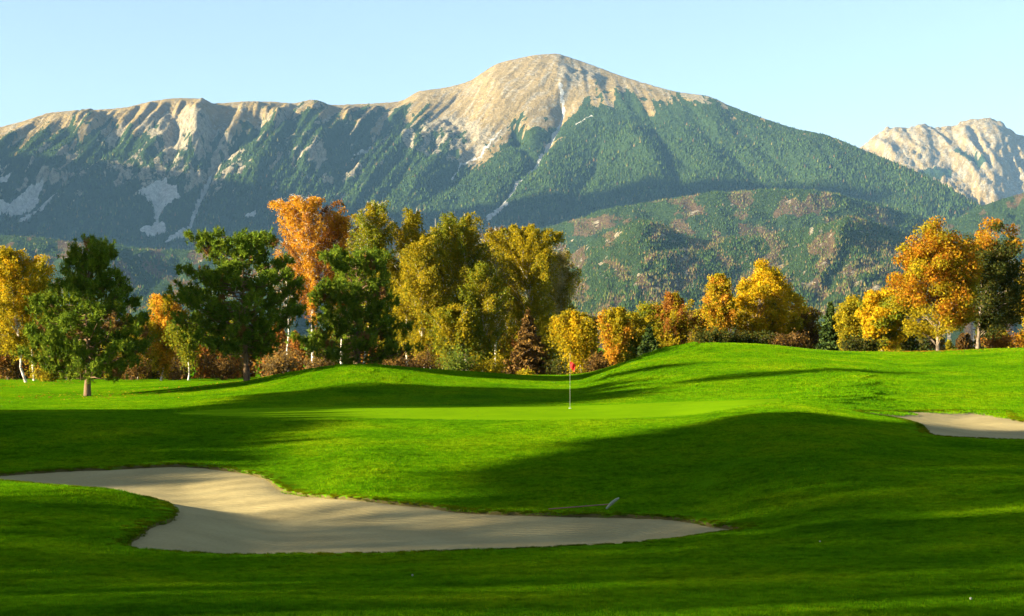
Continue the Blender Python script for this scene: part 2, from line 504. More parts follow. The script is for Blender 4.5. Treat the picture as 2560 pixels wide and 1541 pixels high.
def bunker_sd(x, y):
    sd = np.full(x.shape, -50.0)
    for B in (B1, B2):
        m = (x > B[:, 0].min() - 2) & (x < B[:, 0].max() + 2) & (y > B[:, 1].min() - 2) & (y < B[:, 1].max() + 2)
        if m.any():
            sd[m] = np.maximum(sd[m], poly_sd(B, x[m], y[m]))
    return sd

def sand_z(x, y, sd, sink):
    return base_z(x, y) - 0.06 * min(1, sink / .3) - sink * sstep(0, 2.6, sd)

def course_z(x, y):
    z = base_z(x, y)
    sd = bunker_sd(np.asarray(x, float), np.asarray(y, float))
    sd = sd + 0.03 * noise2(np.asarray(x) * 2.3, np.asarray(y) * 2.3)
    lip = 0.03 * np.exp(-((sd + 0.25) / 0.3) ** 2)
    return z + lip - 0.75 * sstep(-0.02, 0.20, sd)

def course_at(px, d):
    x = (px - 1280) / F * d
    return np.array([x, d, float(course_z(np.array([x]), np.array([d]))[0])])

# one sheet, fine in front of the camera and coarse out to the horizon
th_in = np.linspace(-0.36, 0.36, 430)
th_out = np.concatenate([np.linspace(0.36, math.pi, 28)[1:]])
TH = np.concatenate([-th_out[::-1], th_in, th_out])
RR = np.concatenate([[0.05, 2, 5], np.linspace(9, 15, 12), np.linspace(15.5, 52, 225), np.linspace(52.4, 130, 150),
                     np.linspace(131, 260, 30), [320, 420, 600, 900, 1500, 2500, 4000, 7000, 12000, 20000, 40000]])
tg, rg = np.meshgrid(TH, RR)
gx = np.sin(tg) * rg; gy = np.cos(tg) * rg
gz = course_z(gx, gy)
gv = np.stack([gx, gy, gz], -1).reshape(-1, 3)
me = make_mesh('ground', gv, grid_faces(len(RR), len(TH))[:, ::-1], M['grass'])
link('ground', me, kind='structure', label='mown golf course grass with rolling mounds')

def sand_object(B, label, sink):
    x0, x1 = B[:, 0].min() - .4, B[:, 0].max() + .4; y0, y1 = B[:, 1].min() - .4, B[:, 1].max() + .4
    xs = np.arange(x0, x1, 0.1); ys = np.arange(y0, y1, 0.1)
    X, Y = np.meshgrid(xs, ys)
    sd = poly_sd(B, X, Y)
    Z = sand_z(X, Y, sd, sink) + 0.012 * fbm(X * 1.6, Y * 1.6, 3)
    f = grid_faces(len(ys), len(xs))
    keep = (sd.ravel()[f] > -0.25).all(1)
    f = f[keep]
    used, inv = np.unique(f, return_inverse=True)
    v = np.stack([X.ravel(), Y.ravel(), Z.ravel()], 1)[used]
    me = make_mesh('sand_bunker', v, inv.reshape(f.shape), M['sand'])
    return link('sand_bunker', me, kind='structure', label=label)
sand_object(B1, 'large curving sand bunker in the shaded grass in front of the green', 0.30)
sand_object(B2, 'smaller sand bunker cut off by the picture edge beyond the green', 0.13)

# putting green: a close-mown sheet a few millimetres over the course
GREEN = catmull([hit(*p)[:2] for p in [(880, 1047), (1150, 1052), (1500, 1050), (1800, 1030), (1960, 1008)]] +
                [np.array([11.2, 66]), np.array([7, 70.5]), np.array([0, 71.5]), np.array([-8, 70]), np.array([-13.5, 66]), np.array([-12.5, 60])], 5)
X, Y = np.meshgrid(np.arange(-15, 14, 0.2), np.arange(52, 73, 0.2))
sd = poly_sd(GREEN, X, Y)
f = grid_faces(X.shape[0], X.shape[1]); f = f[(sd.ravel()[f] > 0).all(1)]
used, inv = np.unique(f, return_inverse=True)
v = np.stack([X.ravel(), Y.ravel(), course_z(X, Y).ravel() + 0.012], 1)[used]
link('putting_green', make_mesh('putting_green', v, inv.reshape(f.shape), M['green']), kind='structure',
     label='smooth close-mown putting green round the flagstick')

# ------------------------------------------------------------------ mountains
SKY_MAIN = [(-1600, 520), (-900, 430), (-300, 362), (0, 317), (62, 301), (135, 280), (208, 276), (312, 268), (384, 252), (447, 245), (504, 246), (535, 258), (623, 253), (685, 254),
            (727, 258), (784, 249), (831, 262), (914, 259), (997, 253), (1049, 228), (1116, 218), (1173, 202), (1205, 182), (1246, 158), (1298, 145), (1350, 136),
            (1391, 134), (1423, 143), (1485, 164), (1558, 191), (1620, 210), (1703, 231), (1765, 239), (1828, 265), (1911, 296), (1994, 322), (2066, 337), (2139, 366),
            (2222, 400), (2284, 426), (2368, 467), (2430, 504), (2500, 540), (2560, 565), (2700, 620), (3100, 720), (3600, 780)]
DTOP = [(-1600, 5600), (-900, 6400), (0, 9700), (500, 9950), (1000, 10250), (1390, 10400), (1700, 9800), (2000, 9000), (2400, 7900), (2700, 7100), (3600, 6200)]
RUN = [(-1600, 2300), (0, 2700), (1000, 3500), (1390, 3700), (1700, 3500), (2000, 3000), (2400, 2200), (2700, 1800), (3600, 1500)]
SHEAR = [(-1600, -1.0), (0, -1.2), (300, -0.9), (500, -0.5), (800, -0.8), (1050, -1.2), (1300, -0.8), (1430, -0.2), (1560, 0.3), (1700, 0.9), (2000, 1.6), (2400, 1.8), (3600, 1.8)]
GULLY = [  # photo-pixel course of the gullies, depth in metres, half width in pixels
    ([(1398, 235), (1405, 275), (1385, 325), (1340, 395), (1290, 445), (1240, 515), (1160, 590)], 75, 26),
    ([(1285, 300), (1300, 345), (1330, 390), (1340, 400)], 45, 16),
    ([(1330, 320), (1290, 330), (1240, 360), (1170, 420), (1090, 480), (1030, 540), (960, 600)], 75, 28),
    ([(1120, 350), (1050, 420), (960, 500), (880, 560)], 60, 30),
    ([(985, 300), (930, 340), (860, 420), (850, 460), (840, 560)], 60, 24),
    ([(870, 285), (850, 330), (800, 400), (760, 470), (700, 540)], 55, 24),
    ([(735, 275), (700, 320), (640, 400), (560, 470)], 55, 22),
    ([(660, 280), (640, 330), (600, 360), (540, 400), (515, 450), (480, 550)], 80, 24),
    ([(560, 270), (530, 320), (520, 370), (525, 415), (495, 490), (468, 570)], 60, 18),
    ([(430, 270), (440, 330), (430, 400), (405, 440), (392, 520), (380, 590)], 85, 26),
    ([(320, 320), (260, 370), (170, 420), (110, 470), (20, 530)], 70, 26),
    ([(200, 320), (130, 370), (60, 430), (-20, 480)], 60, 26),
    ([(1600, 250), (1640, 330), (1690, 440), (1740, 520), (1760, 600)], 40, 22),
    ([(1700, 270), (1800, 350), (1920, 430), (2050, 490), (2200, 560)], 60, 24),
    ([(1790, 280), (1900, 360), (2020, 430), (2150, 500), (2300, 560)], 45, 20),
    ([(1500, 350), (1480, 430), (1430, 500), (1400, 600)], 45, 24),
]
SPUR = [  # ribs that stand proud and shade what lies beyond them
    ([(1560, 330), (1590, 380), (1640, 420), (1700, 470)], 70, 45),
    ([(1150, 330), (1090, 400), (1000, 470), (930, 540)], 60, 40),
    ([(700, 270), (690, 320), (640, 390), (600, 440)], 50, 30),
    ([(460, 260), (490, 300), (490, 360), (470, 420)], 50, 26),
    ([(260, 300), (200, 350), (110, 400), (0, 450)], 60, 34),
]
SCREE = [[(405, 436), (420, 455), (440, 470), (452, 492), (420, 500), (398, 520), (395, 545), (420, 585), (400, 592), (345, 592), (375, 570), (388, 540), (384, 512), (342, 488), (375, 470)],
         [(465, 570), (485, 590), (470, 602), (405, 618), (430, 596)],
         [(112, 440), (98, 470), (95, 505), (62, 536), (0, 528), (-30, 520), (40, 490), (75, 470)],
         [(145, 490), (120, 520), (80, 550), (45, 552), (75, 530), (110, 508)],
         [(640, 540), (640, 560), (605, 572)], [(30, 440), (15, 470), (-20, 485), (0, 460)]]
PALE_LINES = [([(1400, 215), (1410, 265), (1392, 310), (1340, 395), (1290, 445), (1262, 490), (1240, 512)], 5.5),
              ([(1250, 320), (1200, 375), (1150, 410), (1130, 440)], 4), ([(528, 412), (500, 480), (470, 570)], 5), ([(945, 330), (890, 370)], 3),
              ([(1265, 500), (1220, 530)], 6), ([(1480, 300), (1440, 318)], 4)]
CLIFFS = [([(230, 420), (300, 400), (420, 380), (560, 390), (640, 430), (560, 470), (450, 460), (350, 470), (280, 460)], 0.6),
          ([(80, 430), (200, 410), (220, 450), (150, 480), (90, 470)], 0.7), ([(380, 290), (470, 290), (560, 330), (620, 400), (500, 410), (420, 390), (360, 340)], 0.75),
          ([(720, 390), (800, 380), (830, 400), (760, 420)], 0.9), ([(850, 420), (900, 390), (910, 430), (860, 450)], 0.7),
          ([(1000, 330), (1120, 290), (1230, 330), (1180, 400), (1100, 420), (1000, 380)], 0.6), ([(700, 350), (830, 340), (830, 380), (720, 390)], 0.45),
          ([(1380, 160), (1480, 165), (1500, 200), (1420, 210)], 0.6), ([(1700, 235), (1800, 240), (1830, 270), (1760, 265)], 0.7)]
TREELINE = [(-1600, 480), (-900, 440), (-300, 400), (0, 375), (100, 350), (220, 335), (330, 330), (430, 345), (560, 340), (640, 320), (760, 290), (850, 300), (920, 300), (1000, 295), (1060, 310),
            (1120, 355), (1180, 375), (1250, 335), (1300, 310), (1380, 318), (1430, 300), (1470, 258), (1560, 250), (1640, 262), (1700, 262), (1760, 255), (1830, 262), (1900, 285), (2100, 330), (3600, 500)]

def mcol(*c):
    return np.array(c, float)
TAN = mcol(0.245, 0.165, 0.075); TAN2 = mcol(0.20, 0.14, 0.06); ROCK = mcol(0.33, 0.285, 0.21); FLOOR = mcol(0.026, 0.052, 0.016)
SCREEC = mcol(0.34, 0.31, 0.25); DWARF = mcol(0.045, 0.075, 0.02)

def lerp(a, b, t):
    return a * (1 - t[..., None]) + b * t[..., None]

def cone_forest(name, label, pts, hts, cols, seed, sides=4):
    """one joined mass of small conical and rounded trees on a far slope"""
    g = rng(seed); n = len(pts)
    ang = g.random(n) * 6.28; k = np.arange(sides) / sides * 6.283
    r = hts * g.uniform(0.20, 0.34, n)
    ring = np.stack([np.cos(ang[:, None] + k) * r[:, None] + pts[:, :1], np.sin(ang[:, None] + k) * r[:, None] + pts[:, 1:2],
                     np.repeat((pts[:, 2] + 0.05 * hts)[:, None], sides, 1) + g.normal(0, 0.06, (n, sides)) * hts[:, None]], -1)
    top = pts + np.stack([np.zeros(n), np.zeros(n), hts], 1)
    v = np.concatenate([ring, top[:, None]], 1).reshape(-1, 3)
    b = np.arange(n)[:, None] * (sides + 1)
    fs = np.stack([np.stack([b[:, 0] + i, b[:, 0] + (i + 1) % sides, b[:, 0] + sides], 1) for i in range(sides)], 1).reshape(-1, 3)
    c = np.repeat(cols[:, None], sides + 1, 1)
    c = c.reshape(-1, 3)
    return link(name, make_mesh(name, v, fs, M['forest'], smooth=False, attrs={'tint': c}), kind='stuff', label=label)

def forest_colour(g, n, px, y, warm):
    base = np.array([[0.028, 0.050, 0.010], [0.036, 0.062, 0.010], [0.055, 0.072, 0.011], [0.11, 0.10, 0.02], [0.125, 0.078, 0.03], [0.13, 0.11, 0.03]])
    out = np.zeros((n, 3))
    u = g.random(n)
    k = np.where(u < 0.45, 0, np.where(u < 0.9, 1, 2))
    out = base[k]
    w = g.random(n) < warm
    kk = g.integers(2, 6, n)
    out = np.where(w[:, None], base[kk], out)
    stand = 1 + 0.55 * fbm(px / 42 + 8, y / 30, 4)
    return out * (g.uniform(0.75, 1.3, n) * stand)[:, None]

def lookup(tbl, x):
    a = np.array(tbl, float); return pchip(a[:, 0], a[:, 1], x)

def build_main():
    px = np.concatenate([np.arange(-1600, -160, 24.0), np.arange(-160, 2720, 4.2), np.arange(2720, 3601, 24.0)])
    nt_, nb = 264, 10
    t = np.linspace(0, 1, nt_)
    P, T = np.meshgrid(px, t)
    ytop = lookup(SKY_MAIN, px); dtop = lookup(DTOP, px); run = lookup(RUN, px)
    ztop = (HY - ytop) / F * dtop
    zbase = 60.0
    gl = pchip([0, .25, .42, .58, .74, .87, 1], [0, .13, .28, .50, .83, .925, 1], t)
    gm = pchip([0, .25, .5, .7, .88, 1], [0, .17, .41, .64, .88, 1], t)
    wl = 1 - sstep(850, 1150, px)
    G = gl[:, None] * wl[None] + gm[:, None] * (1 - wl[None])
    D = (dtop - run)[None] + run[None] * T
    Z = zbase + (ztop[None] - zbase) * G
    Y0 = HY - Z / D * F                                # nominal picture row
    k = lookup(SHEAR, P.ravel()).reshape(P.shape)
    U = P - k * (Y0 - ytop[None])
    X = (P - 1280) / F * D
    edge = sstep(0, 0.10, 1 - T)                       # keep the crest
    # long ribs running down the slope
    warp = 22 * fbm(P / 190, Y0 / 190, 3)
    amp = 70 * sstep(0.05, 0.34, 1 - T) * (0.35 + 0.65 * sstep(0.05, 0.5, T))
    rib = ridged((U + warp) / 150, Y0 / 900 + 3, 5, 0.58)
    DZ = amp * (rib - 0.25) * (0.55 + 0.55 * wl[None])
    # the shoulder turns away from the low sun right of a blunt spur
    band = sstep(1575, 1660, P - 0.5 * (Y0 - 400)) * sstep(350, 430, Y0 + 0.05 * (P - 1900) - 30 * sstep(1700, 1600, P))
    DZ -= 60 * band * edge
    rib2 = ridged((U + warp * 0.6) / 78 + 11, Y0 / 700, 4, 0.55)
    DZ += 52 * (rib2 - 0.2) * wl[None] * sstep(0.02, 0.12, 1 - T) * sstep(0.30, 0.62, T)
    DZ += edge * 30 * fbm(X / 420, D / 420, 6, 0.55)
    cliff = np.zeros(P.shape)
    for poly, s in CLIFFS:
        cliff = np.maximum(cliff, s * sstep(-14, 12, poly_sd(poly, P, Y0)))
    DZ += edge * cliff * 34 * ridged(X / 110, D / 240, 5, 0.62)
    DZ += edge * 15 * ridged((U + warp) / 34, Y0 / 240, 4, 0.6)
    for pts, dep, w in GULLY:
        dd, tt = line_dist(pts, P + 5 * noise2(P / 40, Y0 / 40), Y0)
        DZ -= dep * np.exp(-dd / w) * sstep(0, .15, tt) * (1 - 0.6 * sstep(.6, 1, tt)) * edge
    for pts, dep, w in SPUR:
        dd, tt = line_dist(pts, P + 8 * noise2(P / 50, Y0 / 50), Y0)
        DZ += dep * np.exp(-(dd / w) ** 1.3) * sstep(0, .2, tt) * (1 - sstep(.7, 1, tt)) * edge
    Z2 = Z + DZ + (1 - edge) * 5 * fbm(P / 12, T * 30, 4) - (1 - edge) * 2
    Z2[0] = -14
    # ---- cover
    tl = lookup(TREELINE, P.ravel()).reshape(P.shape)
    nz = fbm(P / 60, Y0 / 60, 4)
    nstre = fbm((U + warp) / 30, Y0 / 160, 4)
    f = sstep(-7, 9, Y0 - tl + 85 * nstre + 24 * nz + 26 * fbm(P / 11, Y0 / 13, 3))                # forest amount
    rock = np.clip(cliff * sstep(-0.15, 0.25, fbm(P / 22, Y0 / 30, 4) + 0.15), 0, 1)
    left = wl[None] * sstep(600, 420, Y0) * sstep(250, 330, Y0)
    rock = np.maximum(rock, left * sstep(0.12, 0.34, fbm((U + warp) / 26 + 9, Y0 / 46, 4)) * 0.75)
    scree = np.zeros(P.shape)
    Pn = P + 7 * fbm(P / 14, Y0 / 14, 3); Yn = Y0 + 6 * fbm(P / 16 + 5, Y0 / 16, 3)
    for poly in SCREE:
        scree = np.maximum(scree, sstep(-3, 3, poly_sd(poly, Pn, Yn)))
    for pts, w in PALE_LINES:
        dd, tt = line_dist(pts, Pn, Yn)
        scree = np.maximum(scree, (0.62 + 0.28 * (w != 4)) * sstep(w * 1.2, 0.3 * w, dd))
    veg = f.copy()
    veg = np.maximum(veg, 0.9 * sstep(0.10, 0.30, fbm(P / 30, Y0 / 18 + 7, 5, 0.6)) * sstep(-75, 0, Y0 - tl))
    rockm = np.clip(0.33 + 0.06 * (1 - wl[None]) + 0.8 * fbm((U + warp) / 13 + 4, Y0 / 50, 5, 0.62) + 0.5 * cliff, 0, 1)
    A = {'veg': veg, 'rockm': rockm, 'redm': 0 * P, 'cliffm': np.clip(rock, 0, 1), 'scree': scree}
    f = f * (1 - np.clip(rock * 1.3, 0, 1)) * (1 - np.clip(scree * 1.5, 0, 1))
    # ---- back side so that the mountain is a solid
    bt = np.linspace(0, 1, nb)[1:]
    Xb, Db = np.meshgrid(px, bt)
    Db = dtop[None] + Db * 2600
    Zb = Z2[-1][None] + (40 - Z2[-1][None]) * (bt[:, None] ** 1.15) + 25 * fbm(Xb / 60, Db / 300, 3) * np.minimum(1, bt * 4)[:, None]
    Pall = np.concatenate([P, Xb]); Dall = np.concatenate([D, Db]); Zall = np.concatenate([Z2, Zb])
    A = {k_: np.concatenate([a_, np.zeros((nb - 1, len(px)))]).ravel() for k_, a_ in A.items()}
    V = np.stack([(Pall - 1280) / F * Dall, Dall, Zall + CZ], -1).reshape(-1, 3)
    me = make_mesh('mountain', V, grid_faces(len(Pall), len(px)), M['mountain'], attrs=A)
    link('mountain', me, kind='structure', label='long mountain ridge with a bare rounded summit above dark forest')
    # ---- trees
    g = rng(21); n = 70000
    i = g.random(n * 2) * (len(px) - 1); j = (g.random(n * 2) ** 0.9) * (nt_ - 2)
    ii = i.astype(int); jj = j.astype(int); fi = i - ii; fj = j - jj
    pxs = px[ii]
    fr = f[jj, ii]
    cell = (px[np.minimum(ii + 1, len(px) - 1)] - px[ii]) / 3.6
    fr = fr * (0.35 + 0.65 * sstep(-0.3, 0.1, fbm(pxs / 34, Y0[jj, ii] / 40 + 3, 4)))
    ok = (g.random(n * 2) < fr * 1.1) & (pxs > -60) & (pxs < 2640) & (f[jj, ii] > 0.3)
    ii, jj, fi, fj = ii[ok], jj[ok], fi[ok], fj[ok]
    ii, jj, fi, fj = ii[:n], jj[:n], fi[:n], fj[:n]
    def samp(A):
        return (A[jj, ii] * (1 - fi) + A[jj, np.minimum(ii + 1, len(px) - 1)] * fi) * (1 - fj) + (A[jj + 1, ii] * (1 - fi) + A[jj + 1, np.minimum(ii + 1, len(px) - 1)] * fi) * fj
    x_, d_, z_, p_, y_ = samp(X), samp(D), samp(Z2) + CZ, samp(P), samp(Y0)
    hts = g.uniform(9, 27, len(ii)) * (0.55 + 0.45 * sstep(0, 90, y_ - lookup(TREELINE, p_)))
    warm = 0.04 + 0.25 * sstep(480, 640, y_) * sstep(-0.1, 0.3, fbm(p_ / 70, y_ / 40, 3))
    cols = forest_colour(g, len(ii), p_, y_, warm)
    cone_forest('forest', 'dark conifer forest covering the mountain slope', np.stack([x_, d_, z_ - 1], 1), hts, cols, 22)

def build_far():
    sky = [(1900, 560), (2050, 440), (2110, 395), (2150, 370), (2190, 338), (2232, 317), (2270, 319), (2305, 311), (2340, 318), (2378, 315), (2420, 301), (2471, 296), (2503, 306), (2544, 337), (2600, 350), (2700, 400), (3000, 500)]
    px = np.arange(1900, 3000, 5.0); nt_ = 150
    t = np.linspace(0, 1, nt_); P, T = np.meshgrid(px, t)
    ytop = lookup(sky, px); D = 11500 + 3000 * T + 0 * P
    Z = 300 + ((HY - ytop)[None] / F * 14500 - 300) * pchip([0, .3, .6, .85, 1], [0, .2, .5, .86, 1], t)[:, None]
    Y0 = HY - Z / D * F
    edge = sstep(0, .1, 1 - T)
    rib = ridged((P - 0.6 * (Y0 - ytop[None]) + 25 * fbm(P / 90, Y0 / 90, 3)) / 70, Y0 / 300, 6, 0.62)
    Z2 = Z + edge * (85 * (rib - 0.3) + 42 * ridged(P / 14, Y0 / 24, 4, 0.62) * sstep(310, 420, Y0)) + (1 - edge) * 48 * fbm(P / 13, T * 20, 6, 0.65)
    rockm = np.clip(0.47 + 0.8 * fbm(P / 16, Y0 / 22, 5, .62), 0, 1)
    gm = sstep(-8, 8, poly_sd([(2390, 385), (2440, 395), (2480, 420), (2450, 425), (2400, 405)], P, Y0) + 14 * fbm(P / 20, Y0 / 20, 3))
    gm = np.maximum(gm, sstep(-8, 8, poly_sd([(2290, 440), (2380, 425), (2380, 450), (2310, 470)], P, Y0) + 14 * fbm(P / 20, Y0 / 20, 3)))
    A = {'veg': gm, 'rockm': rockm, 'redm': 0 * P, 'cliffm': 0 * P, 'scree': 0 * P}
    bt = np.linspace(0, 1, 8)[1:]
    Pb, B = np.meshgrid(px, bt)
    Pall = np.concatenate([P, Pb]); Dall = np.concatenate([D, 14500 + 2500 * B]); Zall = np.concatenate([Z2, Z2[-1][None] * (1 - B)])
    A = {k_: np.concatenate([a_, np.zeros((7, len(px)))]).ravel() for k_, a_ in A.items()}
    V = np.stack([(Pall - 1280) / F * Dall, Dall, Zall + CZ], -1).reshape(-1, 3)
    link('mountain_peak', make_mesh('mountain_peak', V, grid_faces(len(Pall), len(px)), M['mountain'], attrs=A),
         kind='structure', label='pale rocky peak far behind the wooded shoulder')

def build_hill(name, label, sky, dfar, dnear, ybase, ribl, ribamp, warm0, seed, ntree, clear=0.25, back=900, shear=0.4):
    px = np.arange(sky[0][0], sky[-1][0] + 1, 8.0); nt_ = 84
    t = np.linspace(0, 1, nt_); P, T = np.meshgrid(px, t)
    ytop = lookup(sky, px); D = dnear + (dfar - dnear) * T + 0 * P
    zt = (HY - ytop) / F * dfar; zb = (HY - ybase) / F * dnear
    Z = zb + (zt[None] - zb) * pchip([0, .3, .6, .85, 1], [0, .26, .60, .88, 1], t)[:, None]
    Y0 = HY - Z / D * F
    edge = sstep(0, .12, 1 - T)
    rib = ridged((P - shear * (Y0 - ytop[None]) + 30 * fbm(P / 120 + seed, Y0 / 120, 3)) / ribl, Y0 / 420 + seed, 4, 0.5)
    Z2 = Z + edge * ribamp * (rib - 0.3) + edge * 14 * fbm(P / 40, Y0 / 40 + seed, 4)
    nz = fbm(P / 70 + seed, Y0 / 50, 4); fine = fbm(P / 20, Y0 / 14 + seed, 4)
    rock = sstep(clear, clear + 0.2, fine + 0.25 * nz) * sstep(0.0, 0.25, fbm(P / 110 + 5 + seed, Y0 / 60, 3) + 0.12)
    red = sstep(-0.06, 0.24, nz)
    A = {'veg': 0 * P + 1, 'rockm': 0 * P + .3, 'redm': red * .75, 'cliffm': rock, 'scree': 0 * P}
    bt = np.linspace(0, 1, 8)[1:]; Pb, B = np.meshgrid(px, bt)
    ft = np.linspace(0, 1, 6)[:-1]; Pf, AF = np.meshgrid(px, ft)
    Pall = np.concatenate([Pf, P, Pb]); Dall = np.concatenate([dnear - 700 * (1 - AF), D, dfar + back * B])
    Zall = np.concatenate([-14 + (Z2[0][None] + 14) * AF ** 1.5, Z2, Z2[-1][None] * (1 - B ** 1.3)])
    A = {k_: np.concatenate([np.repeat(a_[:1], 5, 0), a_, np.repeat(a_[-1:], 7, 0)]).ravel() for k_, a_ in A.items()}
    V = np.stack([(Pall - 1280) / F * Dall, Dall, Zall + CZ], -1).reshape(-1, 3)
    link(name, make_mesh(name, V, grid_faces(len(Pall), len(px)), M['mountain'], attrs=A), kind='structure', label=label)
    g = rng(seed + 40)
    ii = g.integers(0, len(px) - 1, ntree); jj = g.integers(0, nt_ - 1, ntree)
    ok = (g.random(ntree) > rock[jj, ii] * 1.2) & (P[jj, ii] > -60) & (P[jj, ii] < 2640); ii, jj = ii[ok], jj[ok]
    u = g.random(len(ii)); w = g.random(len(ii))
    p_ = P[jj, ii] + u * 8; d_ = D[jj, ii] + w * (dfar - dnear) / nt_
    z_ = Z2[jj, ii] * (1 - w) + Z2[jj + 1, ii] * w + CZ
    cols = forest_colour(g, len(ii), p_, Y0[jj, ii], np.clip(warm0 * (0.12 + 2.0 * red[jj, ii]), 0, 0.95))
    cone_forest('forest', label.replace('hill', 'wood').split(',')[0] + ' seen as one mass of trees', np.stack([(p_ - 1280) / F * d_, d_, z_ - 1], 1), g.uniform(5, 13, len(ii)) * (dfar / 6500) ** .7, cols, seed + 41)

build_main()
build_far()

def build_side_range():
    """unseen range added beyond the left picture edge to shade the cliffs and the wooded shoulder"""
    ys = np.linspace(4300, 9000, 190); u = np.linspace(-1, 1, 60)
    H = pchip([4300, 5300, 5600, 5900, 6100, 6600, 6850, 7000, 7150, 7300, 7700, 8060, 8200, 8350, 8500, 9000], [300, 1200, 1500, 2740, 2740, 2670, 2540, 2280, 2070, 1980, 1940, 1850, 1740, 1350, 950, 500], ys)  # crest of the added range, shaped by where its shade should fall
    U, Yg = np.meshgrid(u, ys)
    X = -5200 + np.where(U < 0, 3300, 1750) * U
    Z = H[:, None] * (1 - np.abs(U) ** 1.1) + 60 * fbm(X / 500, Yg / 500, 5) * np.abs(U) * 2 - 14
    A = {'veg': sstep(1500, 1200, Z), 'rockm': 0 * Z + .5, 'redm': 0 * Z, 'cliffm': 0 * Z, 'scree': 0 * Z}
    V = np.stack([X, Yg, Z], -1).reshape(-1, 3)
    link('shade_range', make_mesh('shade_range', V, grid_faces(190, 60)[:, ::-1], M['mountain'], attrs={k_: a_.ravel() for k_, a_ in A.items()}), kind='structure',
         label='unseen range added beyond the picture edge to shade the cliffs')
build_side_range()
build_hill('hill', 'wooded foothill below the cliffs', [(-700, 610), (-300, 592), (0, 588), (100, 594), (200, 607), (340, 621), (480, 625), (620, 612), (760, 604), (900, 606), (1100, 645), (1350, 720), (1500, 790)],
           5600, 3900, 800, 330, 45, 0.35, 3, 15000, 0.30, shear=-0.8)
build_hill('hill', 'wooded middle ridge below the shaded shoulder', [(1150, 660), (1300, 590), (1450, 545), (1560, 517), (1700, 494), (1850, 478), (1930, 473), (2050, 482), (2130, 498), (2200, 513), (2300, 540), (2420, 580), (2700, 660)],
           6500, 5100, 690, 300, 40, 0.4, 5, 18000, 0.34, shear=0.8)
build_hill('hill', 'mottled autumn foothill above the yellow trees', [(1180, 800), (1330, 715), (1400, 665), (1440, 628), (1500, 592), (1560, 562), (1604, 551), (1650, 562), (1700, 588), (1760, 604), (1800, 603), (1860, 592), (1950, 582),
           (2050, 562), (2128, 545), (2200, 562), (2270, 592), (2330, 605), (2450, 622), (2560, 640), (2900, 720)],
           5000, 3300, 815, 260, 34, 0.95, 11, 36000, 0.20, shear=-0.9)
build_hill('hill', 'dark wooded ridge at the far picture edge', [(2250, 640), (2350, 570), (2440, 522), (2500, 500), (2560, 482), (2700, 440), (3000, 420)],
           6700, 5600, 700, 200, 50, 0.1, 19, 6000, 0.6, shear=1.5)

# valley air: one even box of thin haze round camera, course and mountains
HAZE = 1.7e-5
hv, nt = mat('valley_haze')
o_ = nd(nt, 'ShaderNodeOutputMaterial'); pv = nd(nt, 'ShaderNodeVolumePrincipled')
pv.inputs['Color'].default_value = (0.27, 0.53, 0.86, 1); pv.inputs['Density'].default_value = HAZE
pv.inputs['Anisotropy'].default_value = 0.0
nt.links.new(pv.outputs[0], o_.inputs['Volume'])
hx0, hx1, hy0, hy1, hz0, hz1 = -9000, 8800, -400, 17600, -30, 2900
hvv = [(x, y, z) for z in (hz0, hz1) for y in (hy0, hy1) for x in (hx0, hx1)]
hf = [(0, 2, 3, 1), (4, 5, 7, 6), (0, 1, 5, 4), (2, 6, 7, 3), (0, 4, 6, 2), (1, 3, 7, 5)]
link('haze', make_mesh('haze', hvv, np.array(hf), hv, smooth=False), kind='stuff', label='thin blue valley haze in front of the mountains')

# ------------------------------------------------------------------ trees
PAL = {
    'orange': [(0.52, 0.225, 0.016), (0.50, 0.27, 0.022), (0.42, 0.17, 0.015), (0.55, 0.30, 0.025)],
    'rust':   [(0.33, 0.12, 0.02), (0.26, 0.10, 0.02), (0.38, 0.18, 0.025), (0.2, 0.09, 0.02)],
    'yellow': [(0.52, 0.34, 0.010), (0.48, 0.30, 0.010), (0.42, 0.32, 0.012), (0.50, 0.26, 0.010)],
    'gold':   [(0.33, 0.24, 0.010), (0.27, 0.21, 0.012), (0.38, 0.265, 0.010), (0.20, 0.175, 0.012)],
    'olive':  [(0.24, 0.205, 0.012), (0.29, 0.225, 0.012), (0.17, 0.165, 0.012), (0.33, 0.23, 0.012)],
    'moss':   [(0.16, 0.18, 0.012), (0.20, 0.205, 0.012), (0.12, 0.145, 0.012), (0.26, 0.215, 0.012)],
    'brown':  [(0.16, 0.085, 0.02), (0.11, 0.06, 0.02), (0.22, 0.12, 0.025), (0.08, 0.05, 0.018)],
    'twig':   [(0.17, 0.11, 0.04), (0.22, 0.13, 0.035), (0.13, 0.085, 0.035), (0.25, 0.14, 0.025)],
    'pine':   [(0.10, 0.15, 0.012), (0.13, 0.18, 0.014), (0.075, 0.12, 0.012), (0.15, 0.185, 0.014)],
    'spruce': [(0.035, 0.06, 0.014), (0.05, 0.075, 0.015), (0.03, 0.05, 0.014), (0.06, 0.08, 0.015)],
    'green':  [(0.09, 0.13, 0.015), (0.12, 0.16, 0.018), (0.07, 0.10, 0.014), (0.17, 0.17, 0.02)],
    'maple':  [(0.40, 0.16, 0.010), (0.40, 0.21, 0.010), (0.34, 0.22, 0.012), (0.28, 0.10, 0.010)],
    'pale':   [(0.42, 0.34, 0.16), (0.36, 0.29, 0.12), (0.48, 0.38, 0.16), (0.30, 0.25, 0.09)],
    'dark':   [(0.05, 0.065, 0.012), (0.07, 0.075, 0.012), (0.04, 0.05, 0.012), (0.10, 0.08, 0.012)],
}

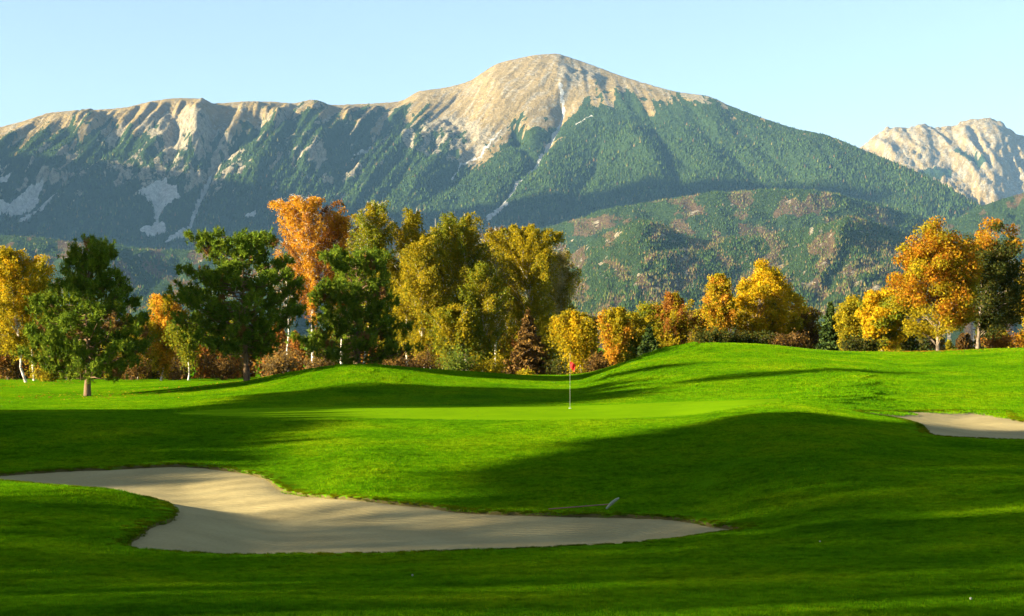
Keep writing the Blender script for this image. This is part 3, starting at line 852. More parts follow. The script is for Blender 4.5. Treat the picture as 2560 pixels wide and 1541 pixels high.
class Bag:
    """collects tubes or leaf faces for one part"""
    def __init__(self):
        self.v = []; self.f = []; self.c = []; self.n = 0
    def add(self, v, f, c=None):
        self.v.append(v); self.f.append(f + self.n); self.n += len(v)
        if c is not None:
            self.c.append(c)
    def mesh(self, name, m, smooth=True):
        v = np.concatenate(self.v); f = np.concatenate(self.f)
        at = {'tint': np.concatenate(self.c)} if self.c else None
        return make_mesh(name, v, f, m, smooth=smooth, attrs=at)

def tube(bag, pts, rad, sides=6):
    pts = np.asarray(pts, float); n = len(pts); rad = np.asarray(rad, float)
    tan = np.gradient(pts, axis=0); tan /= np.linalg.norm(tan, axis=1)[:, None] + 1e-9
    ref = np.where(np.abs(tan[:, 2:3]) > 0.9, np.array([[1.0, 0, 0]]), np.array([[0, 0, 1.0]]))
    a = np.cross(tan, ref); a /= np.linalg.norm(a, axis=1)[:, None] + 1e-9
    b = np.cross(tan, a)
    k = np.arange(sides) / sides * 2 * np.pi
    ring = pts[:, None] + rad[:, None, None] * (np.cos(k)[None, :, None] * a[:, None] + np.sin(k)[None, :, None] * b[:, None])
    v = ring.reshape(-1, 3)
    i = np.arange(n - 1)[:, None] * sides + np.arange(sides)[None]
    j = np.arange(n - 1)[:, None] * sides + (np.arange(sides)[None] + 1) % sides
    f = np.stack([i, j, j + sides, i + sides], -1).reshape(-1, 4)
    bag.add(v, f)

def leaves(bag, c, size, g, pal, out=None, outw=0.0, long=1.0, shade=None):
    """one bent-free rhombus per leaf, random facing with an optional outward bias"""
    n = len(c)
    nrm = g.normal(size=(n, 3))
    if out is not None:
        nrm = nrm / np.linalg.norm(nrm, axis=1)[:, None] + outw * out
    nrm /= np.linalg.norm(nrm, axis=1)[:, None] + 1e-9
    r = g.normal(size=(n, 3)); a = np.cross(nrm, r); a /= np.linalg.norm(a, axis=1)[:, None] + 1e-9
    b = np.cross(nrm, a)
    s = size * g.uniform(0.7, 1.3, n)
    a = a * (s * 0.66 * long)[:, None]; b = b * (s * 0.56 / long)[:, None]
    v = np.stack([c - a - b, c - 0.6 * a + b, c + a], 1).reshape(-1, 3)
    f = np.arange(n * 3).reshape(n, 3)
    p = np.array(pal)
    col = p[g.integers(0, len(p), n)] * g.uniform(0.75, 1.25, n)[:, None]
    if shade is not None:
        col = col * shade[:, None]
    bag.add(v, f, np.repeat(col, 3, 0))

def root(name, label, cat, loc, group=None):
    o = bpy.data.objects.new(name, None); COL.objects.link(o)
    o.empty_display_size = 0.3
    o.location = loc; o['label'] = label; o['category'] = cat
    if group:
        o['group'] = group
    return o

def place(px, d, ytop, sink=0.1):
    p = course_at(px, d); p[2] -= sink
    return p, (HY - ytop) / F * d + CZ - p[2]

def mix_pal(g, n, pals, w=None):
    return None

def finish(r, tb, bb, lb, tm, lm=None):
    link('trunk', tb.mesh('trunk', M[tm]), r)
    if bb is not None and bb.n:
        link('branches', bb.mesh('branches', M[tm]), r)
    link('crown', lb.mesh('crown', M[lm or 'leaf'], smooth=False), r)
    return r

def birch(label, px, d, ytop, left, right, ybot, pal, seed, n=8000, size=0.118, limbs=64, lean=0.0, droop=0.8, twigs=False, name='birch_tree', cat='tree', group='birches at the edge of the course', pal2=None, tr=1.0, shape=(0.30, 0.78, 1.0, 0.9, 0.58, 0.10), bark='birch'):
    g = rng(seed); p, H = place(px, d, ytop)
    r = root(name, label, cat, p, group)
    cx = ((left + right) / 2 - px) / F * d; hw = (right - left) / 2 / F * d
    hb = max(0.3, (HY - ybot) / F * d + CZ - p[2])
    tb, bb, lb = Bag(), Bag(), Bag()
    hz = np.linspace(0, 1, 9)
    wob = np.cumsum(g.normal(0, 0.012 * H, (9, 2)), 0); wob -= wob[0]
    tp = np.stack([cx * 0.75 * hz ** 1.4 + wob[:, 0] + lean * hz, wob[:, 1], hz * H * 0.97], 1)
    r0 = (0.0065 * H + 0.03) * tr
    tube(tb, tp, r0 * (1 - hz * 0.9) * np.where(hz == 0, 1.25, 1), 7)
    def env(h):
        return hw * np.interp(h, [0, .2, .4, .6, .82, 1], shape)
    for i in range(limbs):
        u = (i + g.random()) / limbs
        h = u
        z0 = hb + (H - hb) * (h * 0.93) - 0.09 * (H - hb) * g.random()
        z0 = max(z0, hb * 0.9)
        t0 = np.array([np.interp(z0 / (0.97 * H), hz, tp[:, k]) for k in range(3)])
        az = i * 2.399 + g.normal(0, 0.4)
        L = max(0.35, env(h) * g.uniform(0.6, 1.15))
        up = L * g.uniform(0.9, 2.0) * (1.0 if h < 0.85 else 1.3)
        up = min(up, max(0.2, (H - z0) * 0.95))
        s = np.linspace(0, 1, 6)
        off = cx * 0.35 * (1 - h)
        q = t0 + np.stack([np.cos(az) * L * s + off * s, np.sin(az) * L * s, up * (s ** 0.8) - droop * 0.28 * L * s ** 3], 1)
        q[1:-1] += g.normal(0, 0.04 * L, (4, 3))
        tube(bb, q, (0.008 + 0.008 * L) * (1 - 0.85 * s) * (1.3 if twigs else 1), 4)
        m = max(4, int(4.0 * n / limbs * (0.4 + 0.6 * L / max(hw, .1)) * 1.15))
        k = max(6, m // 10)
        ts = g.uniform(0.18, 1.02, k)
        st = np.stack([np.interp(ts, s, q[:, a]) for a in range(3)], 1)
        tl = g.uniform(0.4, 1.5, k) * (0.55 + 0.5 * min(1, hw / 2.5))
        ta = g.uniform(0, 6.28, k)
        per = m // k
        w = g.random((k, per)) ** 0.8
        sp = 0.50 * tl[:, None] * w
        c = np.stack([st[:, 0, None] + np.cos(ta)[:, None] * sp, st[:, 1, None] + np.sin(ta)[:, None] * sp,
                      st[:, 2, None] + tl[:, None] * (0.45 * w - droop * 1.75 * w ** 2)], -1)
        c = c.reshape(-1, 3) + g.normal(0, 0.09, (k * per, 3))
        if twigs:
            for a in range(0, k, 6):
                w_ = np.array([0, .5, 1.0])
                tube(bb, np.stack([st[a, 0] + np.cos(ta[a]) * .55 * tl[a] * w_, st[a, 1] + np.sin(ta[a]) * .55 * tl[a] * w_, st[a, 2] + tl[a] * (0.75 * w_ - droop * 0.9 * w_ ** 2)], 1), np.array([.014, .011, .006]), 3)
        P_ = PAL[pal]
        if pal2 and g.random() < (pal2[1] if len(pal2) < 3 else np.interp(h, [0, 1], pal2[1:])):
            P_ = PAL[pal2[0]]
        leaves(lb, c, size, g, P_)
    return finish(r, tb, bb, lb, bark)

def broad(label, px, d, ytop, left, right, ybot, pal, seed, n=9000, size=0.2, clumps=90, name='autumn_tree', cat='tree', group=None, pal2=None, tr=1.0, flat=1.0, bark='bark', top=1.0, crad=0.22):
    g = rng(seed); p, H = place(px, d, ytop)
    r = root(name, label, cat, p, group)
    cx = ((left + right) / 2 - px) / F * d; hw = (right - left) / 2 / F * d
    hb = max(0.1, (HY - ybot) / F * d + CZ - p[2]); hh = (H - hb) / 2
    tb, bb, lb = Bag(), Bag(), Bag()
    hz = np.linspace(0, 1, 7)
    tp = np.stack([cx * 0.6 * hz + g.normal(0, 0.02 * hw, 7), g.normal(0, 0.02 * hw, 7), hz * H * 0.8], 1); tp[0, :2] = 0
    tube(tb, tp, (0.012 * H + 0.04) * tr * (1 - 0.85 * hz) * np.where(hz == 0, 1.3, 1), 8)
    cen = np.array([cx, 0, hb + hh])
    k = 0
    while k < clumps:
        q = g.normal(size=3); q /= np.linalg.norm(q); rr = g.random() ** 0.4
        e = q * rr
        w = 1.0 - (1 - top) * max(0, e[2])            # narrow towards the top
        if top < 1:
            w = np.interp(e[2], [-1, -0.3, 0.1, 0.45, 0.7, 1], [1, 1.1, 0.95, 0.62, 0.36, 0.22])
        lump = 1 + 0.16 * noise2(np.array([q[0] * 2 + seed]), np.array([q[2] * 2 + q[1]]))[0]
        c0 = cen + e * np.array([hw * 0.88 * w, hw * 0.82 * w * flat, hh * 0.92]) * lump
        if c0[2] < 0.25:
            continue
        cr = crad * hw * g.uniform(0.7, 1.25) + 0.12
        cr = min(cr, 1.15)
        if k % 2 == 0:
            zt = np.clip(c0[2] - 0.6 * np.hypot(c0[0] - cx * .5, c0[1]) - .2, hb * 0.7, H * 0.78)
            t0 = np.array([np.interp(zt / (0.8 * H), hz, tp[:, a]) for a in range(3)])
            s = np.linspace(0, 1, 4)
            qq = t0 + (c0 - t0) * s[:, None]; qq[:, 2] += 0.12 * np.linalg.norm(c0 - t0) * np.sin(s * np.pi)
            tube(bb, qq, (0.015 + 0.012 * np.linalg.norm(c0 - t0)) * (1 - 0.8 * s), 4)
        m = int(1.9 * n / clumps)
        dv = g.normal(size=(m, 3)); dv /= np.linalg.norm(dv, axis=1)[:, None]
        c = c0 + dv * cr * (g.random((m, 1)) ** 0.45) * np.array([1, 1, 0.8])
        P_ = PAL[pal]
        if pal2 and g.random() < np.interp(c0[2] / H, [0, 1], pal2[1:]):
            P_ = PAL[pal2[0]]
        leaves(lb, c, size, g, P_, dv, 0.7)
        k += 1
    return finish(r, tb, bb, lb, bark)

def pine(label, px, d, ytop, left, right, ybot, seed, shape, tufts=900, group='pines on the mound', limbs=70, tuft=0.27, gap=None, tr=1.0, lean=0.0, bare=None):
    g = rng(seed); p, H = place(px, d, ytop)
    r = root('pine_tree', label, 'tree', p, group)
    cx = ((left + right) / 2 - px) / F * d; hw = (right - left) / 2 / F * d
    hb = max(0.25, (HY - ybot) / F * d + CZ - p[2])
    tb, bb, lb = Bag(), Bag(), Bag()
    hz = np.linspace(0, 1, 8)
    tp = np.stack([cx * 0.5 * hz + 0.10 * np.sin(hz * 7 + seed) * hz + lean * hz, 0.08 * np.cos(hz * 6) * hz, hz * H * 0.96], 1)
    tube(tb, tp, (0.020 * H + 0.03) * tr * (1 - 0.85 * hz) * np.where(hz == 0, 1.25, 1), 9)
    hs = np.linspace(0, 1, len(shape))
    per = max(3, tufts // limbs)
    P_ = np.array(PAL['pine'])
    for i in range(limbs):
        h = (i + g.random()) / limbs
        if gap and gap[0] < h < gap[1]:
            continue
        z0 = hb + (H - hb) * h * 0.9
        az = i * 2.399 + g.normal(0, .3)
        L = max(0.4, hw * np.interp(h, hs, shape) * g.uniform(0.72, 1.06))
        t0 = np.array([np.interp(z0 / (0.96 * H), hz, tp[:, a]) for a in range(3)])
        rise = L * g.uniform(0.0, 0.35) + (0.5 * L if h > 0.8 else 0)
        s = np.linspace(0, 1, 6)
        q = t0 + np.stack([np.cos(az) * L * s + cx * (0.5 + 0.5 * (1 - h)) * s * .9, np.sin(az) * L * s, rise * s ** 1.4 - 0.10 * L * np.sin(s * 3.14) * (h < .5)], 1)
        q[-1, 2] = min(q[-1, 2], H)
        q[1:-1] += g.normal(0, .03 * L, (4, 3))
        tube(bb, q, (0.012 + 0.012 * L) * (1 - .8 * s), 5)
        m = int(per * (0.45 + 0.75 * L / hw)) + 2
        # sprays: short side shoots, each crowded with needle tufts
        ns = max(3, int(m * .42))
        ts = 1 - 0.72 * g.random(ns) ** 1.1
        ts[0] = 1.0
        base = np.stack([np.interp(ts, s, q[:, a]) for a in range(3)], 1)
        for b_ in base:
            sa = az + g.normal(0, 0.9); sl = g.uniform(.15, .55) * min(1.0, L / 1.4)
            tip = b_ + np.array([np.cos(sa) * sl, np.sin(sa) * sl, g.uniform(0.05, .38) * 1.0])
            tube(bb, np.stack([b_, tip]), np.array([.016, .008]), 3)
            nt_ = 8
            cc = tip + g.normal(0, 0.16, (nt_, 3)) + np.array([0, 0, .03])
            ax = g.normal(0, .38, (nt_, 3)) + np.array([np.cos(sa) * .35, np.sin(sa) * .35, 1.0]); ax /= np.linalg.norm(ax, axis=1)[:, None]
            nn = 19
            dv = ax[:, None] * g.uniform(0.1, 1.1, (nt_, nn, 1)) + g.normal(0, .55, (nt_, nn, 3))
            dv /= np.linalg.norm(dv, axis=2)[..., None]
            ln = tuft * g.uniform(.6, 1.15, (nt_, nn, 1))
            st = cc[:, None] + ax[:, None] * g.uniform(-.14, .10, (nt_, nn, 1))
            sd_ = np.cross(dv, g.normal(size=(nt_, nn, 3))); sd_ /= np.linalg.norm(sd_, axis=2)[..., None]
            wv = 0.028
            v = np.stack([st - sd_ * wv, st + sd_ * wv, st + dv * ln], 2).reshape(-1, 3)
            f = np.arange(len(v)).reshape(-1, 3)
            col = P_[g.integers(0, 4, nt_)][:, None] * g.uniform(.8, 1.25, (nt_, nn, 1))
            if g.random() < 0.035:
                col = col * 0 + np.array([0.20, 0.10, 0.03])
            lb.add(v, f, np.repeat(col.reshape(-1, 3), 3, 0))
    return finish(r, tb, bb, lb, 'pine', 'needle')

def spruce(label, px, d, ytop, left, right, ybot, pal, seed, n=6000, size=0.2, name='spruce_tree', group=None):
    g = rng(seed); p, H = place(px, d, ytop)
    r = root(name, label, 'tree', p, group)
    hw = (right - left) / 2 / F * d; cx = ((left + right) / 2 - px) / F * d
    hb = max(0.2, (HY - ybot) / F * d + CZ - p[2])
    tb, bb, lb = Bag(), Bag(), Bag()
    hz = np.linspace(0, 1, 6); tp = np.stack([cx * .4 * hz, 0 * hz, hz * H * .98], 1)
    tube(tb, tp, (0.012 * H + .04) * (1 - .92 * hz), 7)
    nl = 70
    for i in range(nl):
        h = (i + g.random()) / nl; z0 = hb + (H - hb) * h * .97
        az = i * 2.399 + g.normal(0, .3); L = max(.15, hw * (1 - h) ** 0.85 * g.uniform(.7, 1.12))
        t0 = np.array([cx * .4 * z0 / H, 0, z0]); s = np.linspace(0, 1, 5)
        q = t0 + np.stack([np.cos(az) * L * s + cx * .6 * (1 - h) * s, np.sin(az) * L * s, L * (.12 * s - .38 * s ** 2 + .12 * s ** 3)], 1)
        tube(bb, q, (0.012 + .01 * L) * (1 - .8 * s), 4)
        m = max(6, int(n / nl * (.3 + 1.3 * (1 - h))))
        ts = g.random(m) ** .7; c = np.stack([np.interp(ts, s, q[:, a]) for a in range(3)], 1)
        sw = g.normal(0, .16 * L + .05, m) * (1.1 - ts)
        c += np.stack([-np.sin(az) * sw, np.cos(az) * sw, g.normal(-.06, .08, m)], 1)
        leaves(lb, c, size, g, PAL[pal], long=1.35)
    return finish(r, tb, bb, lb, 'bark', 'needle')

def shrub(label, px, d, ytop, left, right, pal, seed, n=1800, size=0.13, stems=16, group='low shrubs under the trees', cat='shrub', twiggy=True, pal2=None):
    g = rng(seed); p, H = place(px, d, ytop, .05); H = max(H, .5)
    r = root('shrub', label, cat, p, group)
    hw = (right - left) / 2 / F * d
    bb, lb = Bag(), Bag()
    for i in range(stems):
        az = g.uniform(0, 6.28); L = hw * g.random() ** .5; s = np.linspace(0, 1, 5); hh = H * g.uniform(.6, 1) * (1 - .35 * (L / hw) ** 2)
        q = np.stack([np.cos(az) * L * s ** 1.2, np.sin(az) * L * s ** 1.2, hh * s ** .8], 1); q[1:] += g.normal(0, .06 * H, (4, 3))
        tube(bb, q, .022 * (1 - .75 * s), 4)
        m = n // stems; ts = g.uniform(.25, 1.05, m); c = np.stack([np.interp(ts, s, q[:, a]) for a in range(3)], 1) + g.normal(0, .11 * min(H, 2 * hw) + .06, (m, 3))
        c[:, 2] = np.maximum(c[:, 2], .05)
        leaves(lb, c, size, g, PAL[pal2] if pal2 and g.random() < .35 else PAL[pal])
    link('stems', bb.mesh('stems', M['bark']), r); link('crown', lb.mesh('crown', M['leaf'], smooth=False), r)
    return r

# the three pines on the course
pine('leftmost pine, its wide crown reaching almost down to the grass', 218, 92, 612, 66, 384, 948, 101, (0.78, 0.98, 1.0, 0.86, 0.60, 0.46, 0.34, 0.26), tufts=1500, limbs=96, tr=.9)
pine('broad round-topped pine with a tall bare pale trunk', 617, 97, 603, 418, 756, 888, 102, (0.55, 0.82, 1.0, 1.0, 0.95, 0.85, 0.62, 0.35), tufts=1500, limbs=90, tr=0.9)
pine('pine with a tiered crown on top of the low mound', 893, 103, 645, 735, 1035, 905, 103, (0.85, 1.0, 0.62, 0.55, 0.60, 0.62, 0.58, 0.40), tufts=1250, limbs=78, tr=1.3)

# far left birches
birch('yellow birch cut by the picture edge, white trunk beside the first pine', 66, 126, 612, -70, 118, 880, 'gold', 201, n=9000, pal2=('yellow', 0.1, 0.5), lean=-0.8)
birch('slim olive birch between the edge birch and the first pine', 86, 131, 640, 50, 150, 870, 'olive', 202, n=6000)
birch('rust brown birch at the very edge behind the yellow one', -25, 138, 700, -120, 60, 930, 'rust', 203, n=6000, pal2=('gold', .3, .3))
birch('low green-gold birch showing through the first pine crown', 165, 140, 760, 90, 260, 940, 'moss', 204, n=5000)
birch('small orange birch between the first two pines', 402, 142, 728, 345, 455, 925, 'orange', 205, n=6500, pal2=('gold', .7, .1))
birch('slim olive birch left of the round-topped pine trunk', 470, 139, 800, 415, 530, 900, 'moss', 206, n=4000)
birch('thin bronze birch right behind the first pine', 345, 150, 800, 300, 400, 930, 'gold', 207, n=3500, pal2=('rust', .5, .2))

# the tall birches in the middle
birch('tallest birch, bright orange with white fanning branches', 778, 150, 488, 672, 868, 800, 'orange', 210, n=9500, size=0.115, limbs=62, twigs=True, droop=.45, pal2=('rust', .5, .1), shape=(0.25, .7, 1, .95, .72, .22))
birch('orange birch joined to the tallest one on its right', 858, 153, 520, 800, 918, 780, 'orange', 211, n=6000, pal2=('rust', .4, .2), droop=.5)
birch('slender yellow-green birch beside the orange ones', 905, 147, 490, 835, 970, 800, 'moss', 212, n=8000, twigs=True, pal2=('gold', .5, .35))
birch('bare pinkish birch leaning out left of the tallest orange birch', 720, 156, 630, 655, 765, 800, 'twig', 213, n=700, twigs=True, limbs=26)
birch('tall olive birch with a pointed top right of the gap', 1012, 150, 508, 945, 1090, 860, 'olive', 214, n=9000, pal2=('gold', .4, .25))
birch('orange-gold birch with glowing lower leaves', 1062, 143, 580, 985, 1135, 900, 'gold', 215, n=9000, pal2=('olive', .1, .6))
birch('dark olive birch with a ragged flat top', 1105, 154, 522, 1030, 1190, 860, 'moss', 216, n=9000, pal2=('olive', .5, .5))
birch('narrow topped olive birch in the middle of the grove', 1172, 150, 520, 1100, 1250, 870, 'olive', 217, n=9000, pal2=('moss', .5, .4))
birch('thin grey-brown half bare birch top in the grove', 1235, 158, 555, 1170, 1310, 850, 'twig', 218, n=3600, twigs=True, pal2=('olive', .6, .3))
birch('golden domed birch with a long white trunk', 1325, 146, 556, 1225, 1432, 850, 'gold', 219, n=12500, limbs=56, pal2=('olive', .55, .35), shape=(.3, .8, 1, .95, .72, .2))
birch('low leafy golden birch below the dark gap in the grove', 1130, 140, 760, 1060, 1200, 925, 'gold', 220, n=5500, pal2=('moss', .6, .2))
birch('green-brown birch filling the grove centre', 1210, 142, 650, 1140, 1285, 905, 'moss', 221, n=6500, pal2=('olive', .5, .4))
birch('pale cream birch on the right flank of the grove', 1405, 153, 615, 1345, 1455, 860, 'pale', 222, n=4500, pal2=('olive', .5, .2))
birch('drooping yellow birch with a leaning white trunk behind the flag', 1458, 127, 775, 1368, 1500, 905, 'gold', 223, n=7000, lean=-.6, droop=1.1, pal2=('yellow', .4, .2))
for k, (lab, px, yt, l, r_) in enumerate([
    ('slim olive birch filling the notch right of the yellow-green birch', 965, 585, 915, 1020),
    ('slim olive birch behind the orange-gold one', 1078, 535, 1020, 1140),
    ('slim olive birch left behind the golden domed birch', 1262, 560, 1200, 1325),
    ('slim olive birch right behind the golden domed birch', 1378, 600, 1320, 1440)]):
    birch(lab, px, 163, yt, l, r_, 900, 'olive', 260 + k, n=5200, size=.13, pal2=('moss', .4, .4), twigs=(k % 2 == 1))
spruce('dark brown conical tree standing in front of the golden birch', 1318, 132, 770, 1252, 1392, 935, 'brown', 230, n=5200, name='conifer_tree')

# right-hand belt behind the high mound
birch('narrow orange birch with a straight white trunk at the low mound end', 1532, 124, 768, 1488, 1572, 905, 'gold', 240, n=4500, pal2=('orange', .45, .1))
birch('yellow-green birch next to the narrow orange one', 1580, 128, 782, 1540, 1625, 900, 'gold', 241, n=4200, pal2=('green', .6, .2))
broad('round yellow-olive tree beside the orange spire', 1622, 133, 752, 1575, 1680, 895, 'gold', 242, n=5200, size=.14, pal2=('moss', .6, .3), group='trees behind the high mound', crad=.3)
birch('orange-brown spire tree above the mound slope', 1680, 132, 730, 1632, 1738, 880, 'gold', 243, n=6000, pal2=('rust', .2, .9), shape=(.5, 1, .9, .6, .32, .1))
spruce('small dark green conifer at the foot of the spire tree', 1622, 121, 815, 1585, 1662, 905, 'spruce', 244, n=2600)
birch('sparse bronze birch between spire and golden tree', 1742, 137, 775, 1700, 1790, 865, 'olive', 245, n=4200, pal2=('twig', .3, .5))
birch('gold and orange birch left of the big yellow tree', 1795, 131, 686, 1750, 1845, 850, 'gold', 246, n=6500, pal2=('orange', .5, .2), shape=(.6, 1, .9, .7, .5, .15))
broad('large bright yellow tree with a pointed top', 1885, 135, 640, 1800, 2025, 880, 'yellow', 247, n=17000, size=.13, clumps=190, top=.3, pal2=('gold', .75, .0), group='trees behind the high mound', crad=.14)
broad('brown-gold tree on the right flank of the big yellow one', 2008, 139, 765, 1955, 2062, 880, 'gold', 248, n=5000, size=.15, pal2=('brown', .8, .2), group='trees behind the high mound', crad=.28)
spruce('dark green conifer right of the yellow tree', 2076, 131, 752, 2030, 2125, 888, 'spruce', 249, n=4200)
broad('olive-yellow tree between conifer and maple', 2130, 128, 742, 2085, 2185, 885, 'olive', 250, n=5200, size=.15, pal2=('gold', .0, .8), group='trees behind the high mound', crad=.28)
broad('bright lemon yellow tree touching the maple', 2205, 124, 700, 2140, 2280, 885, 'yellow', 251, n=8500, size=.15, pal2=('moss', .7, .0), group='trees behind the high mound', crad=.24)
broad('big orange maple with a short pale trunk on the lawn', 2345, 112, 543, 2222, 2462, 874, 'maple', 252, n=21000, size=.12, clumps=230, pal2=('gold', .75, .1), name='maple_tree', crad=.17, tr=.8)
broad('dark shaded maple close behind the big orange one', 2444, 119, 545, 2365, 2578, 856, 'dark', 253, n=19000, size=.125, clumps=170, pal2=('maple', -1.9, .75), name='maple_tree', crad=.19, tr=.9)  # shade from the orange maple put into dark leaf colour, orange kept on top
broad('yellow tree cut off by the right picture edge', 2600, 125, 640, 2525, 2690, 880, 'gold', 254, n=6500, size=.15, pal2=('orange', .3, .3), group='trees behind the high mound', crad=.24)

# shrubs and low growth
for k, (lab, px, d, yt, l, r_, pal, n) in enumerate([
    ('bare rust brown bush behind the mound between second and third pine', 700, 118, 868, 640, 768, 'twig', 2600),
    ('small tawny bush right below the tiered pine', 800, 126, 884, 765, 850, 'twig', 1500),
    ('low brown bush right of the tiered pine trunk', 985, 128, 880, 930, 1040, 'brown', 2000),
    ('brown bush under the golden-leaved birch', 1062, 130, 875, 1010, 1110, 'brown', 1800),
    ('leafy yellow-green bush on the grass edge below the grove', 1150, 126, 868, 1100, 1200, 'green', 2200),
    ('red-tinged bush in the middle of the grove edge', 1225, 127, 880, 1180, 1275, 'gold', 1900),
    ('tiny yellow bush on the saddle below the grove', 1312, 121, 928, 1288, 1338, 'gold', 900),
    ('dark low bush just behind the red flag', 1410, 130, 885, 1370, 1450, 'dark', 1500),
    ('brown bush at the foot of the narrow orange birch', 1495, 121, 890, 1462, 1530, 'brown', 1400),
    ('dark green bush right on the mound skyline', 1790, 118, 822, 1725, 1850, 'dark', 2400),
    ('dark olive bush below the big yellow tree', 1880, 119, 826, 1825, 1940, 'dark', 2400),
    ('brown-green bush right of the yellow tree foot', 1975, 121, 832, 1920, 2030, 'brown', 2200),
    ('dark bush in front of the olive-yellow tree', 2150, 119, 846, 2095, 2210, 'dark', 2000),
    ('orange bush below the shaded maple', 2500, 128, 828, 2450, 2550, 'rust', 2200),
    ('orange-gold bush at the right picture edge', 2565, 131, 822, 2530, 2640, 'maple', 1800),
    ('dark brown bush at the left picture edge', 20, 140, 870, -60, 90, 'brown', 2600),
    ('olive bush left of the first pine trunk', 130, 128, 900, 80, 190, 'olive', 2000),
    ('brown bush seen between the first two pines', 330, 148, 895, 270, 390, 'brown', 2200),
    ('tan bush with thin stems left of the round-topped pine', 430, 150, 890, 370, 490, 'twig', 2000),
    ('dark brown bush behind the bare pine trunk', 555, 152, 880, 490, 625, 'brown', 2600),
]):
    shrub(lab, px, d, yt, l, r_, pal, 300 + k, n=n)

def wood(name, label, spots, seed, h0, h1, n, size, pals):
    """a mass of trees that nobody counts: stems and leaves in one object"""
    g = rng(seed); v0 = Bag()
    stem = Bag()
    for (x, y, s) in spots:
        z = float(course_z(np.array([x]), np.array([y]))[0]); H = g.uniform(h0, h1) * s; w = H * g.uniform(.16, .26)
        hz = np.linspace(0, 1, 4)
        tube(stem, np.stack([x + g.normal(0, .1, 4), y + g.normal(0, .1, 4), z - .1 + H * .9 * hz], 1), .09 * s * (1 - .85 * hz), 5)
        m = int(n * s)
        u = g.random(m); q = g.normal(size=(m, 2)); q /= np.linalg.norm(q, axis=1)[:, None]
        rr = w * np.interp(u, [0, .2, .5, .8, 1], [.9, 1, 1, .7, .1]) * g.random(m) ** .5
        lum = 1 + .35 * noise2(u * 7 + x, np.arctan2(q[:, 1], q[:, 0]) * 1.3 + y)
        c = np.stack([x + q[:, 0] * rr * lum, y + q[:, 1] * rr * lum, z + H * (.01 + .99 * u)], 1)
        leaves(v0, c, size, g, PAL[pals[g.integers(0, len(pals))]])
    f1 = np.concatenate(stem.f); f1 = np.concatenate([f1[:, [0, 1, 2]], f1[:, [0, 2, 3]]]); nv = stem.n
    v = np.concatenate([np.concatenate(stem.v), np.concatenate(v0.v)]); f = np.concatenate([f1, np.concatenate(v0.f) + nv])
    col = np.concatenate([np.tile(np.array([.35, .30, .22]), (nv, 1)), np.concatenate(v0.c)])
    return link(name, make_mesh(name, v, f, M['leaf'], smooth=False, attrs={'tint': col}), kind='stuff', label=label)

g = rng(55)
spots = [((px - 1280) / F * d, d, s) for px, d, s in zip(np.linspace(-200, 1560, 100) + g.normal(0, 14, 100), g.uniform(158, 192, 100), g.uniform(.28, .62, 100))]
spots += [((px - 1280) / F * d, d, s) for px, d, s in zip(np.linspace(1560, 2700, 60) + g.normal(0, 14, 60), g.uniform(148, 175, 60), g.uniform(.26, .46, 60))]
wood('undergrowth', 'brown thicket of young stems closing the gaps under the trees', spots, 56, 9, 14, 1600, .32, ['brown', 'twig', 'rust', 'olive', 'dark'])

